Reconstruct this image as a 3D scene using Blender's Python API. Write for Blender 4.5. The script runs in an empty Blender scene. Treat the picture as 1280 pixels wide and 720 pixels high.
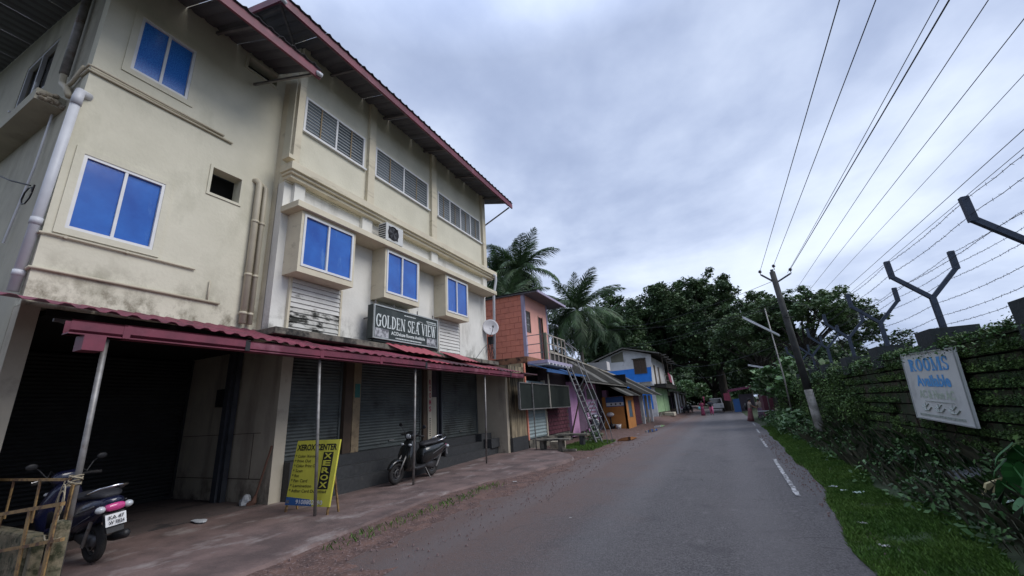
import bpy, math, random
import numpy as np
from mathutils import Vector, Matrix, Euler, Quaternion
sc = bpy.context.scene
COL = sc.collection
PI = math.pi
rnd = random.Random(7)
nrs = np.random.RandomState(11)

# ---------------------------------------------------------------- camera
cam_d = bpy.data.cameras.new('camera')
cam = bpy.data.objects.new('camera', cam_d); COL.objects.link(cam)
F_PX, YAW, PITCH, ROLL = 510.27, .448119, .291658, -.0607616
cam_d.sensor_width = 36.0
cam_d.lens = F_PX / 1280 * 36.0
cam_d.clip_start = 0.05; cam_d.clip_end = 3000
cy, sy = math.cos(YAW), math.sin(YAW)
fw = Vector((-sy*math.cos(PITCH), cy*math.cos(PITCH), math.sin(PITCH)))
r0 = Vector((cy, sy, 0)); u0 = r0.cross(fw)
rr = math.cos(ROLL)*r0 + math.sin(ROLL)*u0
uu = -math.sin(ROLL)*r0 + math.cos(ROLL)*u0
m = Matrix((rr, uu, -fw)).transposed().to_4x4(); m.translation = (0, 0, 1.5)
cam.matrix_world = m
sc.camera = cam

# ---------------------------------------------------------------- world, sun, exposure
sc.view_settings.view_transform = 'Standard'
sc.view_settings.look = 'None'
sc.view_settings.gamma = 1.0
sc.view_settings.exposure = 0.50
SUN_EL, SUN_AZ = math.radians(44), math.radians(82)      # azimuth measured from +Y towards +X
W = bpy.data.worlds.new("World"); sc.world = W; W.use_nodes = True
wn = W.node_tree; wn.nodes.clear()
def N(t, k, **kw):
    n = t.nodes.new(k)
    for a, b in kw.items(): setattr(n, a, b)
    return n
wo = N(wn, 'ShaderNodeOutputWorld'); mixs = N(wn, 'ShaderNodeMixShader')
bgA = N(wn, 'ShaderNodeBackground'); bgB = N(wn, 'ShaderNodeBackground')
sky = N(wn, 'ShaderNodeTexSky', sky_type='NISHITA', sun_disc=False, sun_elevation=SUN_EL, sun_rotation=SUN_AZ)
bgA.inputs[1].default_value = 0.08; bgB.inputs[1].default_value = 1.0
wn.links.new(sky.outputs[0], bgA.inputs[0])
tc = N(wn, 'ShaderNodeTexCoord'); sep = N(wn, 'ShaderNodeSeparateXYZ')
wn.links.new(tc.outputs['Generated'], sep.inputs[0])
ad = N(wn, 'ShaderNodeMath', operation='ADD'); ad.inputs[1].default_value = 0.35
mx = N(wn, 'ShaderNodeMath', operation='MAXIMUM'); mx.inputs[1].default_value = 0.0
wn.links.new(sep.outputs[2], mx.inputs[0]); wn.links.new(mx.outputs[0], ad.inputs[0])
dv = []
for i in range(2):
    d = N(wn, 'ShaderNodeMath', operation='DIVIDE')
    wn.links.new(sep.outputs[i], d.inputs[0]); wn.links.new(ad.outputs[0], d.inputs[1]); dv.append(d)
cmb = N(wn, 'ShaderNodeCombineXYZ')
wn.links.new(dv[0].outputs[0], cmb.inputs[0]); wn.links.new(dv[1].outputs[0], cmb.inputs[1])
cmb.inputs[2].default_value = 5.3
n1 = N(wn, 'ShaderNodeTexNoise'); n1.inputs['Scale'].default_value = 0.85; n1.inputs['Detail'].default_value = 7; n1.inputs['Roughness'].default_value = .52; n1.inputs['Distortion'].default_value = .35
n2 = N(wn, 'ShaderNodeTexNoise'); n2.inputs['Scale'].default_value = 3.6; n2.inputs['Detail'].default_value = 6; n2.inputs['Roughness'].default_value = .55
wn.links.new(cmb.outputs[0], n1.inputs['Vector']); wn.links.new(cmb.outputs[0], n2.inputs['Vector'])
mm = N(wn, 'ShaderNodeMath', operation='MULTIPLY_ADD'); mm.inputs[1].default_value = .28
wn.links.new(n2.outputs[0], mm.inputs[0]); wn.links.new(n1.outputs[0], mm.inputs[2])
cr = N(wn, 'ShaderNodeValToRGB'); cr.color_ramp.interpolation = 'B_SPLINE'
els = cr.color_ramp.elements
els[0].position = .49; els[0].color = (.26, .32, .475, 1)
els[1].position = .80; els[1].color = (.69, .765, .90, 1)
e = els.new(.63); e.color = (.375, .445, .62, 1)
wn.links.new(mm.outputs[0], cr.inputs[0])
# the cloud deck is a little paler low down and thicker-lit overhead, as an overcast sky is
zr = N(wn, 'ShaderNodeMapRange'); zr.inputs[1].default_value = 0.0; zr.inputs[2].default_value = .5; zr.inputs[3].default_value = 1.02; zr.inputs[4].default_value = 1.0
wn.links.new(sep.outputs[2], zr.inputs[0])
vm = N(wn, 'ShaderNodeVectorMath', operation='SCALE')
wn.links.new(cr.outputs[0], vm.inputs[0]); wn.links.new(zr.outputs[0], vm.inputs['Scale'])
zz2 = N(wn, 'ShaderNodeMapRange'); zz2.inputs[1].default_value = .72; zz2.inputs[2].default_value = 1.0; zz2.inputs[3].default_value = 1.0; zz2.inputs[4].default_value = 2.4
wn.links.new(sep.outputs[2], zz2.inputs[0]); vm2 = N(wn, 'ShaderNodeVectorMath', operation='SCALE')
wn.links.new(vm.outputs[0], vm2.inputs[0]); wn.links.new(zz2.outputs[0], vm2.inputs['Scale']); vm = vm2
wn.links.new(vm.outputs[0], bgB.inputs[0])
mixs.inputs[0].default_value = .93
wn.links.new(bgA.outputs[0], mixs.inputs[1]); wn.links.new(bgB.outputs[0], mixs.inputs[2]); wn.links.new(mixs.outputs[0], wo.inputs[0])

sun_d = bpy.data.lights.new('sun', 'SUN'); sun_d.energy = 1.5; sun_d.angle = math.radians(35); sun_d.color = (1, .97, .93)
sun = bpy.data.objects.new('sun', sun_d); COL.objects.link(sun)
sdir = Vector((math.sin(SUN_AZ)*math.cos(SUN_EL), math.cos(SUN_AZ)*math.cos(SUN_EL), math.sin(SUN_EL)))
sun.rotation_euler = sdir.to_track_quat('Z', 'Y').to_euler(); sun.location = (20, 10, 40)

# ---------------------------------------------------------------- materials
def mat(name, c1, c2=None, scale=3.0, rough=.8, bump=0.0, bscale=None, metal=0.0, stain=None, stretch=(1, 1, 1), detail=6,
        isl=0.0, spec=.4, coat=0.0, trans=0.0, grime=None, lo=.35, hi=.65, sscale=1.5, slo=.52, shi=.68, sstretch=None, alpha=1.0, emit=None):
    M = bpy.data.materials.new(name); M.use_nodes = True
    t = M.node_tree; t.nodes.clear(); L = t.links.new
    out = N(t, 'ShaderNodeOutputMaterial'); p = N(t, 'ShaderNodeBsdfPrincipled'); L(p.outputs[0], out.inputs[0])
    p.inputs['Roughness'].default_value = rough; p.inputs['Metallic'].default_value = metal
    p.inputs['Specular IOR Level'].default_value = spec; p.inputs['Coat Weight'].default_value = coat
    p.inputs['Coat Roughness'].default_value = .08
    c1 = (*c1, 1); c2 = (*(c2 or c1[:3]), 1)
    g = N(t, 'ShaderNodeNewGeometry'); mp = N(t, 'ShaderNodeMapping'); mp.inputs['Scale'].default_value = stretch
    L(g.outputs['Position'], mp.inputs[0])
    ns = N(t, 'ShaderNodeTexNoise'); ns.inputs['Scale'].default_value = scale; ns.inputs['Detail'].default_value = detail; ns.inputs['Roughness'].default_value = .6
    L(mp.outputs[0], ns.inputs['Vector'])
    mr = N(t, 'ShaderNodeMapRange'); mr.inputs[1].default_value = lo; mr.inputs[2].default_value = hi
    L(ns.outputs[0], mr.inputs[0])
    mi = N(t, 'ShaderNodeMix', data_type='RGBA'); mi.inputs[6].default_value = c1; mi.inputs[7].default_value = c2
    L(mr.outputs[0], mi.inputs[0]); col = mi.outputs[2]
    if stain:
        s = N(t, 'ShaderNodeTexNoise'); s.inputs['Scale'].default_value = sscale; s.inputs['Detail'].default_value = 7; s.inputs['Roughness'].default_value = .65
        mp2 = N(t, 'ShaderNodeMapping'); mp2.inputs['Scale'].default_value = sstretch or (1, 1, 1); mp2.inputs['Location'].default_value = (3.3, 7.7, 1.1)
        L(g.outputs['Position'], mp2.inputs[0]); L(mp2.outputs[0], s.inputs['Vector'])
        r = N(t, 'ShaderNodeMapRange'); r.inputs[1].default_value = slo; r.inputs[2].default_value = shi
        L(s.outputs[0], r.inputs[0]); m2 = N(t, 'ShaderNodeMix', data_type='RGBA')
        L(r.outputs[0], m2.inputs[0]); L(col, m2.inputs[6]); m2.inputs[7].default_value = (*stain, 1); col = m2.outputs[2]
    if grime:
        za, zb, gc, amt = grime
        sp = N(t, 'ShaderNodeSeparateXYZ'); L(g.outputs['Position'], sp.inputs[0])
        gn = N(t, 'ShaderNodeTexNoise'); gn.inputs['Scale'].default_value = 2.6; gn.inputs['Detail'].default_value = 7; gn.inputs['Roughness'].default_value = .7
        mg = N(t, 'ShaderNodeMapping'); mg.inputs['Scale'].default_value = (1, 1, .8); L(g.outputs['Position'], mg.inputs[0]); L(mg.outputs[0], gn.inputs['Vector'])
        zr_ = N(t, 'ShaderNodeMapRange'); zr_.inputs[1].default_value = za; zr_.inputs[2].default_value = zb; zr_.inputs[3].default_value = 1; zr_.inputs[4].default_value = 0; L(sp.outputs[2], zr_.inputs[0])
        nr = N(t, 'ShaderNodeMapRange'); nr.inputs[1].default_value = .46; nr.inputs[2].default_value = .62; nr.inputs[3].default_value = 0; nr.inputs[4].default_value = amt; L(gn.outputs[0], nr.inputs[0])
        mu = N(t, 'ShaderNodeMath', operation='MULTIPLY'); L(zr_.outputs[0], mu.inputs[0]); L(nr.outputs[0], mu.inputs[1])
        m3 = N(t, 'ShaderNodeMix', data_type='RGBA'); L(mu.outputs[0], m3.inputs[0]); L(col, m3.inputs[6]); m3.inputs[7].default_value = (*gc, 1); col = m3.outputs[2]
    if isl:
        ml = N(t, 'ShaderNodeMath', operation='MULTIPLY_ADD'); ml.inputs[1].default_value = 2*isl; ml.inputs[2].default_value = 1-isl
        L(g.outputs['Random Per Island'], ml.inputs[0])
        v = N(t, 'ShaderNodeVectorMath', operation='SCALE'); L(col, v.inputs[0]); L(ml.outputs[0], v.inputs['Scale']); col = v.outputs[0]
    L(col, p.inputs['Base Color'])
    if bump:
        b = N(t, 'ShaderNodeTexNoise'); b.inputs['Scale'].default_value = bscale or scale*4; b.inputs['Detail'].default_value = 5
        L(mp.outputs[0], b.inputs['Vector'])
        bb = N(t, 'ShaderNodeBump'); bb.inputs['Strength'].default_value = min(1, bump); bb.inputs['Distance'].default_value = .02
        L(b.outputs[0], bb.inputs['Height']); L(bb.outputs[0], p.inputs['Normal'])
    if trans:
        tr = N(t, 'ShaderNodeBsdfTranslucent'); ms = N(t, 'ShaderNodeMixShader'); ms.inputs[0].default_value = trans
        L(col, tr.inputs[0]); L(p.outputs[0], ms.inputs[1]); L(tr.outputs[0], ms.inputs[2]); L(ms.outputs[0], out.inputs[0])
    M['bsdf'] = p.name
    return M
STREAK = (1.2, 1.2, .22)
M = {}
M['cream'] = mat('cream_plaster', (.64, .605, .485), (.56, .53, .42), 1.1, .9, .25, 18, grime=(3.35, 4.1, (.13, .11, .07), .9), stain=(.44, .42, .32), sscale=1.1, slo=.56, shi=.80, sstretch=(1, 1, .45))
M['cream2'] = mat('cream_trim_plaster', (.64, .58, .44), (.56, .50, .38), 2.0, .9, .15, 20, stain=(.26, .225, .16), sscale=2.6, slo=.58, shi=.80, sstretch=(1, .4, 2))
M['whitewall'] = mat('white_plaster', (.74, .72, .66), (.66, .645, .59), 1.6, .9, .2, 22, grime=(3.2, 4.0, (.16, .15, .13), .9), stain=(.33, .31, .26), sscale=1.6, slo=.54, shi=.82, sstretch=(1, 1, .35))
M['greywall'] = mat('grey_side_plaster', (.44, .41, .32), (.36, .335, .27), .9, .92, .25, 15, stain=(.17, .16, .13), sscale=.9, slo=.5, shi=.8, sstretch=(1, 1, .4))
M['lowwall'] = mat('beige_ground_floor_plaster', (.44, .39, .30), (.36, .315, .245), 1.2, .9, .2, 20, grime=(.0, .9, (.08, .065, .055), .95), stain=(.14, .12, .10), sscale=1.4, slo=.52, shi=.8, sstretch=STREAK)
M['lowlight'] = mat('pale_pillar_plaster', (.50, .45, .36), (.42, .38, .30), 1.2, .9, .2, 20, stain=(.22, .19, .15), sscale=1.7, slo=.55, shi=.8)
M['stained'] = mat('stained_plaster', (.36, .29, .18), (.26, .21, .14), 2.2, .92, .3, 20, stain=(.035, .032, .025), sscale=2.6, slo=.42, shi=.62, sstretch=(1, 3, .35))
M['ledge'] = mat('mouldy_concrete_ledge', (.20, .18, .145), (.12, .11, .09), 3, .95, .4, 30, stain=(.03, .03, .027), sscale=3, slo=.45, shi=.6)
M['brokencon'] = mat('rough_broken_concrete', (.40, .35, .27), (.20, .17, .13), 12, .95, .9, 30)
M['maroon'] = mat('maroon_painted_metal', (.18, .034, .058), (.10, .022, .038), 2.5, .55, .1, stain=(.33, .14, .18), sscale=1.2, slo=.56, shi=.76)
M['maroonsheet'] = mat('faded_maroon_roof_sheet', (.235, .05, .08), (.13, .032, .05), 1.6, .6, .15, stain=(.045, .025, .03), sscale=1.3, slo=.5, shi=.66, sstretch=(1.4, .5, 1))
M['darksheet'] = mat('blackened_roof_sheet', (.05, .03, .037), (.10, .04, .05), 1.8, .7, .2)
M['redsheet'] = mat('newer_red_roof_sheet', (.33, .055, .075), (.25, .045, .06), 1.5, .5, .1, stain=(.40, .24, .25), sscale=1.0, slo=.6, shi=.75)
M['roofunder'] = mat('grey_underside_roof_sheet', (.105, .105, .115), (.085, .085, .095), 1.5, .6, 0)
M['roofsteel'] = mat('roof_frame_steel', (.16, .15, .15), (.10, .09, .09), 3, .6)
M['white_frame'] = mat('white_aluminium_frame', (.70, .70, .70), (.62, .62, .62), 4, .45)
M['bluefilm'] = mat('blue_film_glass', (.010, .070, .33), (.020, .125, .46), 1.4, .14, .12, 3, spec=.6, isl=.2, stain=(.10, .24, .52), sscale=2.2, slo=.60, shi=.80, sstretch=(1, 2.2, .6))
M['bluecurt'] = mat('blue_rippled_glass', (.016, .11, .44), (.04, .20, .56), 60, .3, stretch=(1, 1, 1), lo=.42, hi=.58, detail=1)
M['greyglass'] = mat('grey_glass', (.085, .105, .115), (.12, .14, .15), 2, .15, spec=.6)
M['darkglass'] = mat('dark_glass', (.012, .014, .016), (.02, .022, .025), 2, .12, spec=.6)
M['slat'] = mat('pale_blind_slat', (.30, .31, .31), (.24, .25, .25), 5, .6)
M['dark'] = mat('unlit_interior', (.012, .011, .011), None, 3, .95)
M['louvre'] = mat('white_louvre_board', (.66, .65, .61), (.58, .57, .53), 4, .75, .1, stain=(.12, .11, .09), sscale=2.4, slo=.62, shi=.72, sstretch=(1, 1, 3))
M['louvredirty'] = mat('mildewed_louvre_board', (.58, .57, .53), (.45, .44, .40), 4, .8, .1, stain=(.025, .025, .02), sscale=2.2, slo=.47, shi=.56, sstretch=(1, 1, 3))
M['pvc'] = mat('cream_pvc_pipe', (.52, .47, .36), (.46, .41, .31), 3, .5)
M['pvcwhite'] = mat('grey_white_pvc_pipe', (.56, .57, .60), (.48, .49, .52), 3, .45)
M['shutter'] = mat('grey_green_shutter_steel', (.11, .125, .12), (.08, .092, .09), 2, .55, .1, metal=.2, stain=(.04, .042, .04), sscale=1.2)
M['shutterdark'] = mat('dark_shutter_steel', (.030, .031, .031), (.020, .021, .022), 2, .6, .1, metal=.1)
M['brownpillar'] = mat('brown_painted_pillar', (.085, .058, .04), (.06, .042, .03), 3, .85)
M['tan'] = mat('tan_pillar_face', (.28, .215, .13), (.22, .165, .105), 3, .85, stain=(.12, .09, .06), sscale=3)
M['granite'] = mat('dark_granite_step', (.045, .047, .05), (.03, .032, .034), 14, .55, .1, stain=(.09, .085, .08), sscale=5, slo=.6, shi=.8)
M['steelpost'] = mat('galvanised_post', (.27, .26, .25), (.17, .16, .15), 8, .5, metal=.5, stain=(.14, .09, .06), sscale=6, slo=.58, shi=.7)
M['darkpost'] = mat('dark_painted_column', (.05, .055, .065), (.035, .038, .045), 4, .6)
M['yellowrust'] = mat('ochre_painted_rusty_bar', (.30, .19, .07), (.20, .12, .05), 9, .75, .2, stain=(.09, .045, .025), sscale=8, slo=.5, shi=.62)
M['mossblock'] = mat('mossy_stone_block', (.19, .155, .10), (.10, .095, .06), 8, .95, .6, 30, stain=(.03, .032, .015), sscale=5, slo=.5, shi=.6)
M['rope'] = mat('beige_rope', (.35, .30, .21), (.26, .22, .15), 40, .9)
M['black'] = mat('black_plastic', (.012, .012, .013), (.018, .018, .02), 5, .5)
M['rubber'] = mat('tyre_rubber', (.018, .017, .017), (.028, .026, .025), 20, .85, .2)
M['chrome'] = mat('polished_metal', (.62, .62, .64), None, 5, .22, metal=1.0)
M['alloy'] = mat('grey_alloy', (.12, .12, .125), (.08, .08, .085), 8, .45, metal=.6)
M['blackpaint'] = mat('glossy_black_paint', (.012, .013, .014), (.016, .018, .018), 3, .25, coat=.6)
M['bluepaint'] = mat('glossy_dark_blue_paint', (.006, .008, .026), (.007, .009, .035), 3, .25, coat=.6)
M['seat'] = mat('seat_vinyl', (.02, .02, .024), (.03, .03, .035), 12, .6, .1)
M['redlens'] = mat('red_tail_lens', (.55, .05, .22), (.45, .05, .18), 3, .15, coat=.6)
M['clearlens'] = mat('clear_lens', (.50, .52, .54), (.36, .38, .40), 12, .12, coat=.7)
M['plate'] = mat('white_plate', (.68, .68, .67), (.60, .60, .60), 8, .5)
M['ink'] = mat('black_lettering', (.012, .012, .014), None, 3, .6)
M['signblack'] = mat('sign_face_dark_green', (.022, .032, .03), (.03, .04, .038), 2, .55, stain=(.05, .06, .056), sscale=2)
M['signwhite'] = mat('white_lettering', (.66, .70, .68), (.52, .56, .54), 6, .5)
M['signrim'] = mat('pale_sign_rim', (.42, .45, .44), (.34, .36, .35), 4, .5, metal=.3)
M['photo'] = mat('faded_print', (.42, .43, .44), (.12, .12, .13), 9, .6, lo=.42, hi=.56)
M['yellow'] = mat('yellow_board', (.60, .56, .07), (.50, .47, .06), 3, .55)
M['blueprint'] = mat('blue_print', (.03, .11, .30), (.03, .09, .24), 3, .55)
M['redink'] = mat('red_lettering', (.32, .02, .06), None, 3, .6)
M['boardwhite'] = mat('weathered_white_board', (.62, .64, .62), (.52, .54, .53), 1.5, .55, stain=(.30, .32, .31), sscale=2, slo=.52, shi=.8)
M['skyblue'] = mat('sky_blue_lettering', (.07, .30, .66), (.12, .36, .68), 3, .55)
M['fadegreen'] = mat('faded_green_lettering', (.44, .52, .42), None, 3, .6)
M['fadegrey'] = mat('faded_grey_print', (.30, .35, .31), (.40, .44, .41), 12, .6)
M['chalk'] = mat('blackboard_face', (.014, .018, .016), (.02, .025, .022), 2, .85, spec=.15)
M['salmon'] = mat('salmon_painted_block', (.68, .25, .17), (.60, .22, .155), 3, .9, .25, 25, isl=.05, stain=(.32, .12, .09), sscale=2, slo=.6, shi=.8)
M['pinkwall'] = mat('pale_salmon_plaster', (.74, .38, .31), (.66, .34, .28), 2, .9, .15, 25)
M['lilac'] = mat('lilac_paint', (.40, .36, .48), (.34, .31, .42), 3, .85)
M['rustwall'] = mat('rust_stained_plaster', (.32, .16, .09), (.17, .08, .05), 3, .95, .3, stain=(.03, .02, .02), sscale=3, slo=.48, shi=.65)
M['bluesheet'] = mat('blue_awning_sheet', (.03, .10, .26), (.025, .075, .19), 2, .6, .1)
M['railmetal'] = mat('cream_painted_rail', (.42, .39, .32), (.32, .29, .24), 6, .6)
M['railgreen'] = mat('olive_grey_post', (.20, .20, .14), (.15, .15, .11), 6, .7)
M['stairmetal'] = mat('grey_painted_stair', (.24, .24, .245), (.16, .16, .16), 8, .6, metal=.2)
M['tealshut'] = mat('pale_teal_shutter', (.30, .37, .37), (.24, .30, .31), 2, .5, .1)
M['brick'] = mat('dark_red_brick', (.105, .03, .045), (.075, .022, .033), 5, .9, .3, isl=.25)
M['mortar'] = mat('mortar', (.07, .05, .055), None, 8, .95, .3)
M['pink'] = mat('pink_lilac_paint', (.50, .27, .46), (.44, .24, .40), 2.5, .85, .1, stain=(.25, .14, .22), sscale=3, slo=.58, shi=.8)
M['mauve'] = mat('mauve_board', (.14, .09, .14), (.10, .065, .10), 3, .85, .2)
M['greyposter'] = mat('grey_green_poster', (.16, .18, .15), (.08, .09, .075), 6, .7)
M['plum'] = mat('dark_plum_door', (.045, .035, .045), (.035, .027, .035), 3, .7)
M['orange'] = mat('orange_paint', (.48, .20, .05), (.40, .165, .045), 2.2, .85, .15, stain=(.24, .11, .05), sscale=2.5, slo=.56, shi=.8)
M['blueshade'] = mat('steel_blue_window', (.07, .12, .17), (.05, .09, .13), 3, .5)
M['basin'] = mat('white_basin', (.55, .54, .53), None, 4, .35)
M['asb'] = mat('mouldy_asbestos_sheet', (.046, .043, .038), (.024, .023, .021), 2.5, .95, .3, stain=(.025, .025, .02), sscale=1.8, slo=.48, shi=.66, spec=.1)
M['asblight'] = mat('pale_asbestos_edge', (.15, .142, .125), (.08, .076, .066), 3, .9, .2)
M['blue'] = mat('bright_blue_paint', (.03, .23, .75), (.025, .19, .62), 1.5, .85, .1, stain=(.03, .15, .42), sscale=1.4, slo=.6, shi=.85)
M['houseup'] = mat('pale_grey_paint', (.62, .62, .62), (.53, .53, .52), 1.6, .9, .15, stain=(.22, .215, .20), sscale=1.2, slo=.56, shi=.8)
M['olive'] = mat('olive_gable_sheet', (.20, .195, .145), (.16, .155, .115), 2, .8)
M['mint'] = mat('mint_green_paint', (.28, .44, .24), (.23, .37, .20), 2, .85, stain=(.16, .22, .14), sscale=1.8)
M['wood'] = mat('weathered_wood', (.13, .105, .08), (.07, .058, .045), 4, .85, .3, stretch=(1, 6, 6))
M['pinkcloth'] = mat('pink_red_cloth', (.26, .05, .085), (.20, .045, .07), 6, .9, .2)
M['whitecloth'] = mat('white_cloth', (.55, .53, .52), None, 6, .9)
M['pole'] = mat('dark_pole_concrete', (.05, .05, .048), (.032, .032, .031), 4, .9, .4, stain=(.02, .022, .02), sscale=3)
M['polebase'] = mat('lime_washed_pole_base', (.30, .29, .27), (.16, .155, .14), 5, .9, .4, lo=.42, hi=.58)
M['wire'] = mat('wire_black', (.02, .021, .024), None, 3, .6)
M['barb'] = mat('grey_barbed_wire', (.05, .055, .065), None, 3, .6, metal=.3)
M['fence_iron'] = mat('blue_grey_angle_iron', (.042, .055, .082), (.03, .042, .065), 6, .6, metal=.2)
M['tube'] = mat('white_lamp_tube', (.60, .61, .62), None, 4, .3)
M['porcelain'] = mat('brown_insulator', (.06, .05, .055), None, 4, .3)
M['laterite'] = mat('mossy_laterite_block', (.046, .030, .022), (.026, .040, .015), 5, .97, .7, 30, isl=.35, stain=(.016, .036, .01), sscale=2.0, slo=.42, shi=.60)
M['coping'] = mat('mossy_coping', (.03, .045, .018), (.02, .028, .012), 5, .97, .6, 30)
M['pedestal'] = mat('dark_concrete_pedestal', (.035, .042, .045), (.025, .03, .03), 5, .95, .4)
M['leafdark'] = mat('dark_broad_leaf', (.038, .070, .030), (.070, .115, .042), .4, .65, isl=.6, trans=.10, lo=.4, hi=.6)
M['leafmid'] = mat('mid_green_leaf', (.045, .085, .03), (.07, .12, .038), .7, .55, isl=.45, trans=.12, lo=.4, hi=.6)
M['leafrain'] = mat('rain_tree_leaf', (.048, .090, .036), (.078, .125, .044), .6, .6, isl=.5, trans=.12, lo=.4, hi=.6)
M['leafshrub'] = mat('shrub_leaf', (.065, .13, .05), (.10, .18, .065), 1.0, .5, isl=.45, trans=.12)
M['taro'] = mat('broad_taro_leaf', (.025, .10, .025), (.04, .14, .035), 6, .45, .1, isl=.2, trans=.12)
M['weed'] = mat('weed_leaf', (.026, .070, .020), (.060, .125, .030), 1.6, .6, isl=.5, trans=.10)
M['moss'] = mat('moss_tuft', (.036, .078, .022), (.085, .145, .034), 1.4, .8, isl=.55)
M['grass'] = mat('grass_blade', (.085, .185, .032), (.14, .25, .045), 1.2, .7, isl=.45, trans=.10)
M['grassdry'] = mat('dry_stalk', (.16, .16, .11), None, 6, .9, isl=.3)
M['palm'] = mat('palm_leaflet', (.036, .068, .029), (.060, .100, .040), 1.0, .6, isl=.5, trans=.10)
M['palmyoung'] = mat('palm_leaflet_green', (.045, .095, .03), (.06, .12, .035), 1.0, .45, isl=.4, trans=.10)
M['bark'] = mat('dark_bark', (.055, .047, .038), (.03, .027, .022), 4, .95, .5, stretch=(1, 1, .4))
M['palmbark'] = mat('grey_palm_bark', (.15, .135, .11), (.085, .078, .065), 9, .95, .5, stretch=(.5, .5, 3))
M['skin'] = mat('brown_skin', (.20, .10, .06), None, 4, .6)
M['hair'] = mat('black_hair', (.01, .009, .009), None, 4, .5)
M['maroonsaree'] = mat('maroon_saree', (.20, .075, .085), (.12, .05, .055), 14, .9, .2)
M['redshirt'] = mat('magenta_red_cloth', (.24, .04, .09), (.16, .03, .06), 10, .9)
M['darkshirt'] = mat('dark_blue_grey_cloth', (.028, .03, .042), None, 10, .9)
M['pinktrouser'] = mat('pink_trousers', (.45, .10, .20), None, 10, .9)
M['tealbag'] = mat('teal_bag', (.12, .38, .42), None, 10, .7)
M['tan_cloth'] = mat('tan_patterned_cloth', (.42, .36, .30), (.20, .14, .12), 16, .9)
M['purple_tarp'] = mat('magenta_tarp', (.22, .04, .10), (.17, .035, .08), 3, .7)
M['jeepwhite'] = mat('white_vehicle_paint', (.55, .54, .54), None, 3, .35)
M['litterw'] = mat('white_paper_litter', (.48, .48, .46), (.28, .28, .27), 20, .8)
M['plasticgreen'] = mat('pale_green_plastic', (.35, .48, .40), (.45, .52, .46), 10, .4)
M['dry_leaf'] = mat('yellow_dry_leaf', (.45, .40, .22), (.36, .30, .15), 6, .7)
M['palecloth'] = mat('grey_white_sack', (.40, .42, .44), None, 8, .8)
M['acwhite'] = mat('white_ac_casing', (.58, .58, .56), (.50, .50, .48), 4, .5)
M['dish'] = mat('white_dish', (.55, .54, .55), (.46, .45, .46), 4, .5)
M['greenplaque'] = mat('green_plaque', (.02, .12, .10), None, 4, .5)
M['darkbox'] = mat('black_meter_box', (.015, .015, .017), None, 4, .6)
M['steelbroom'] = mat('brown_stick', (.10, .05, .035), None, 6, .8)

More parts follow.
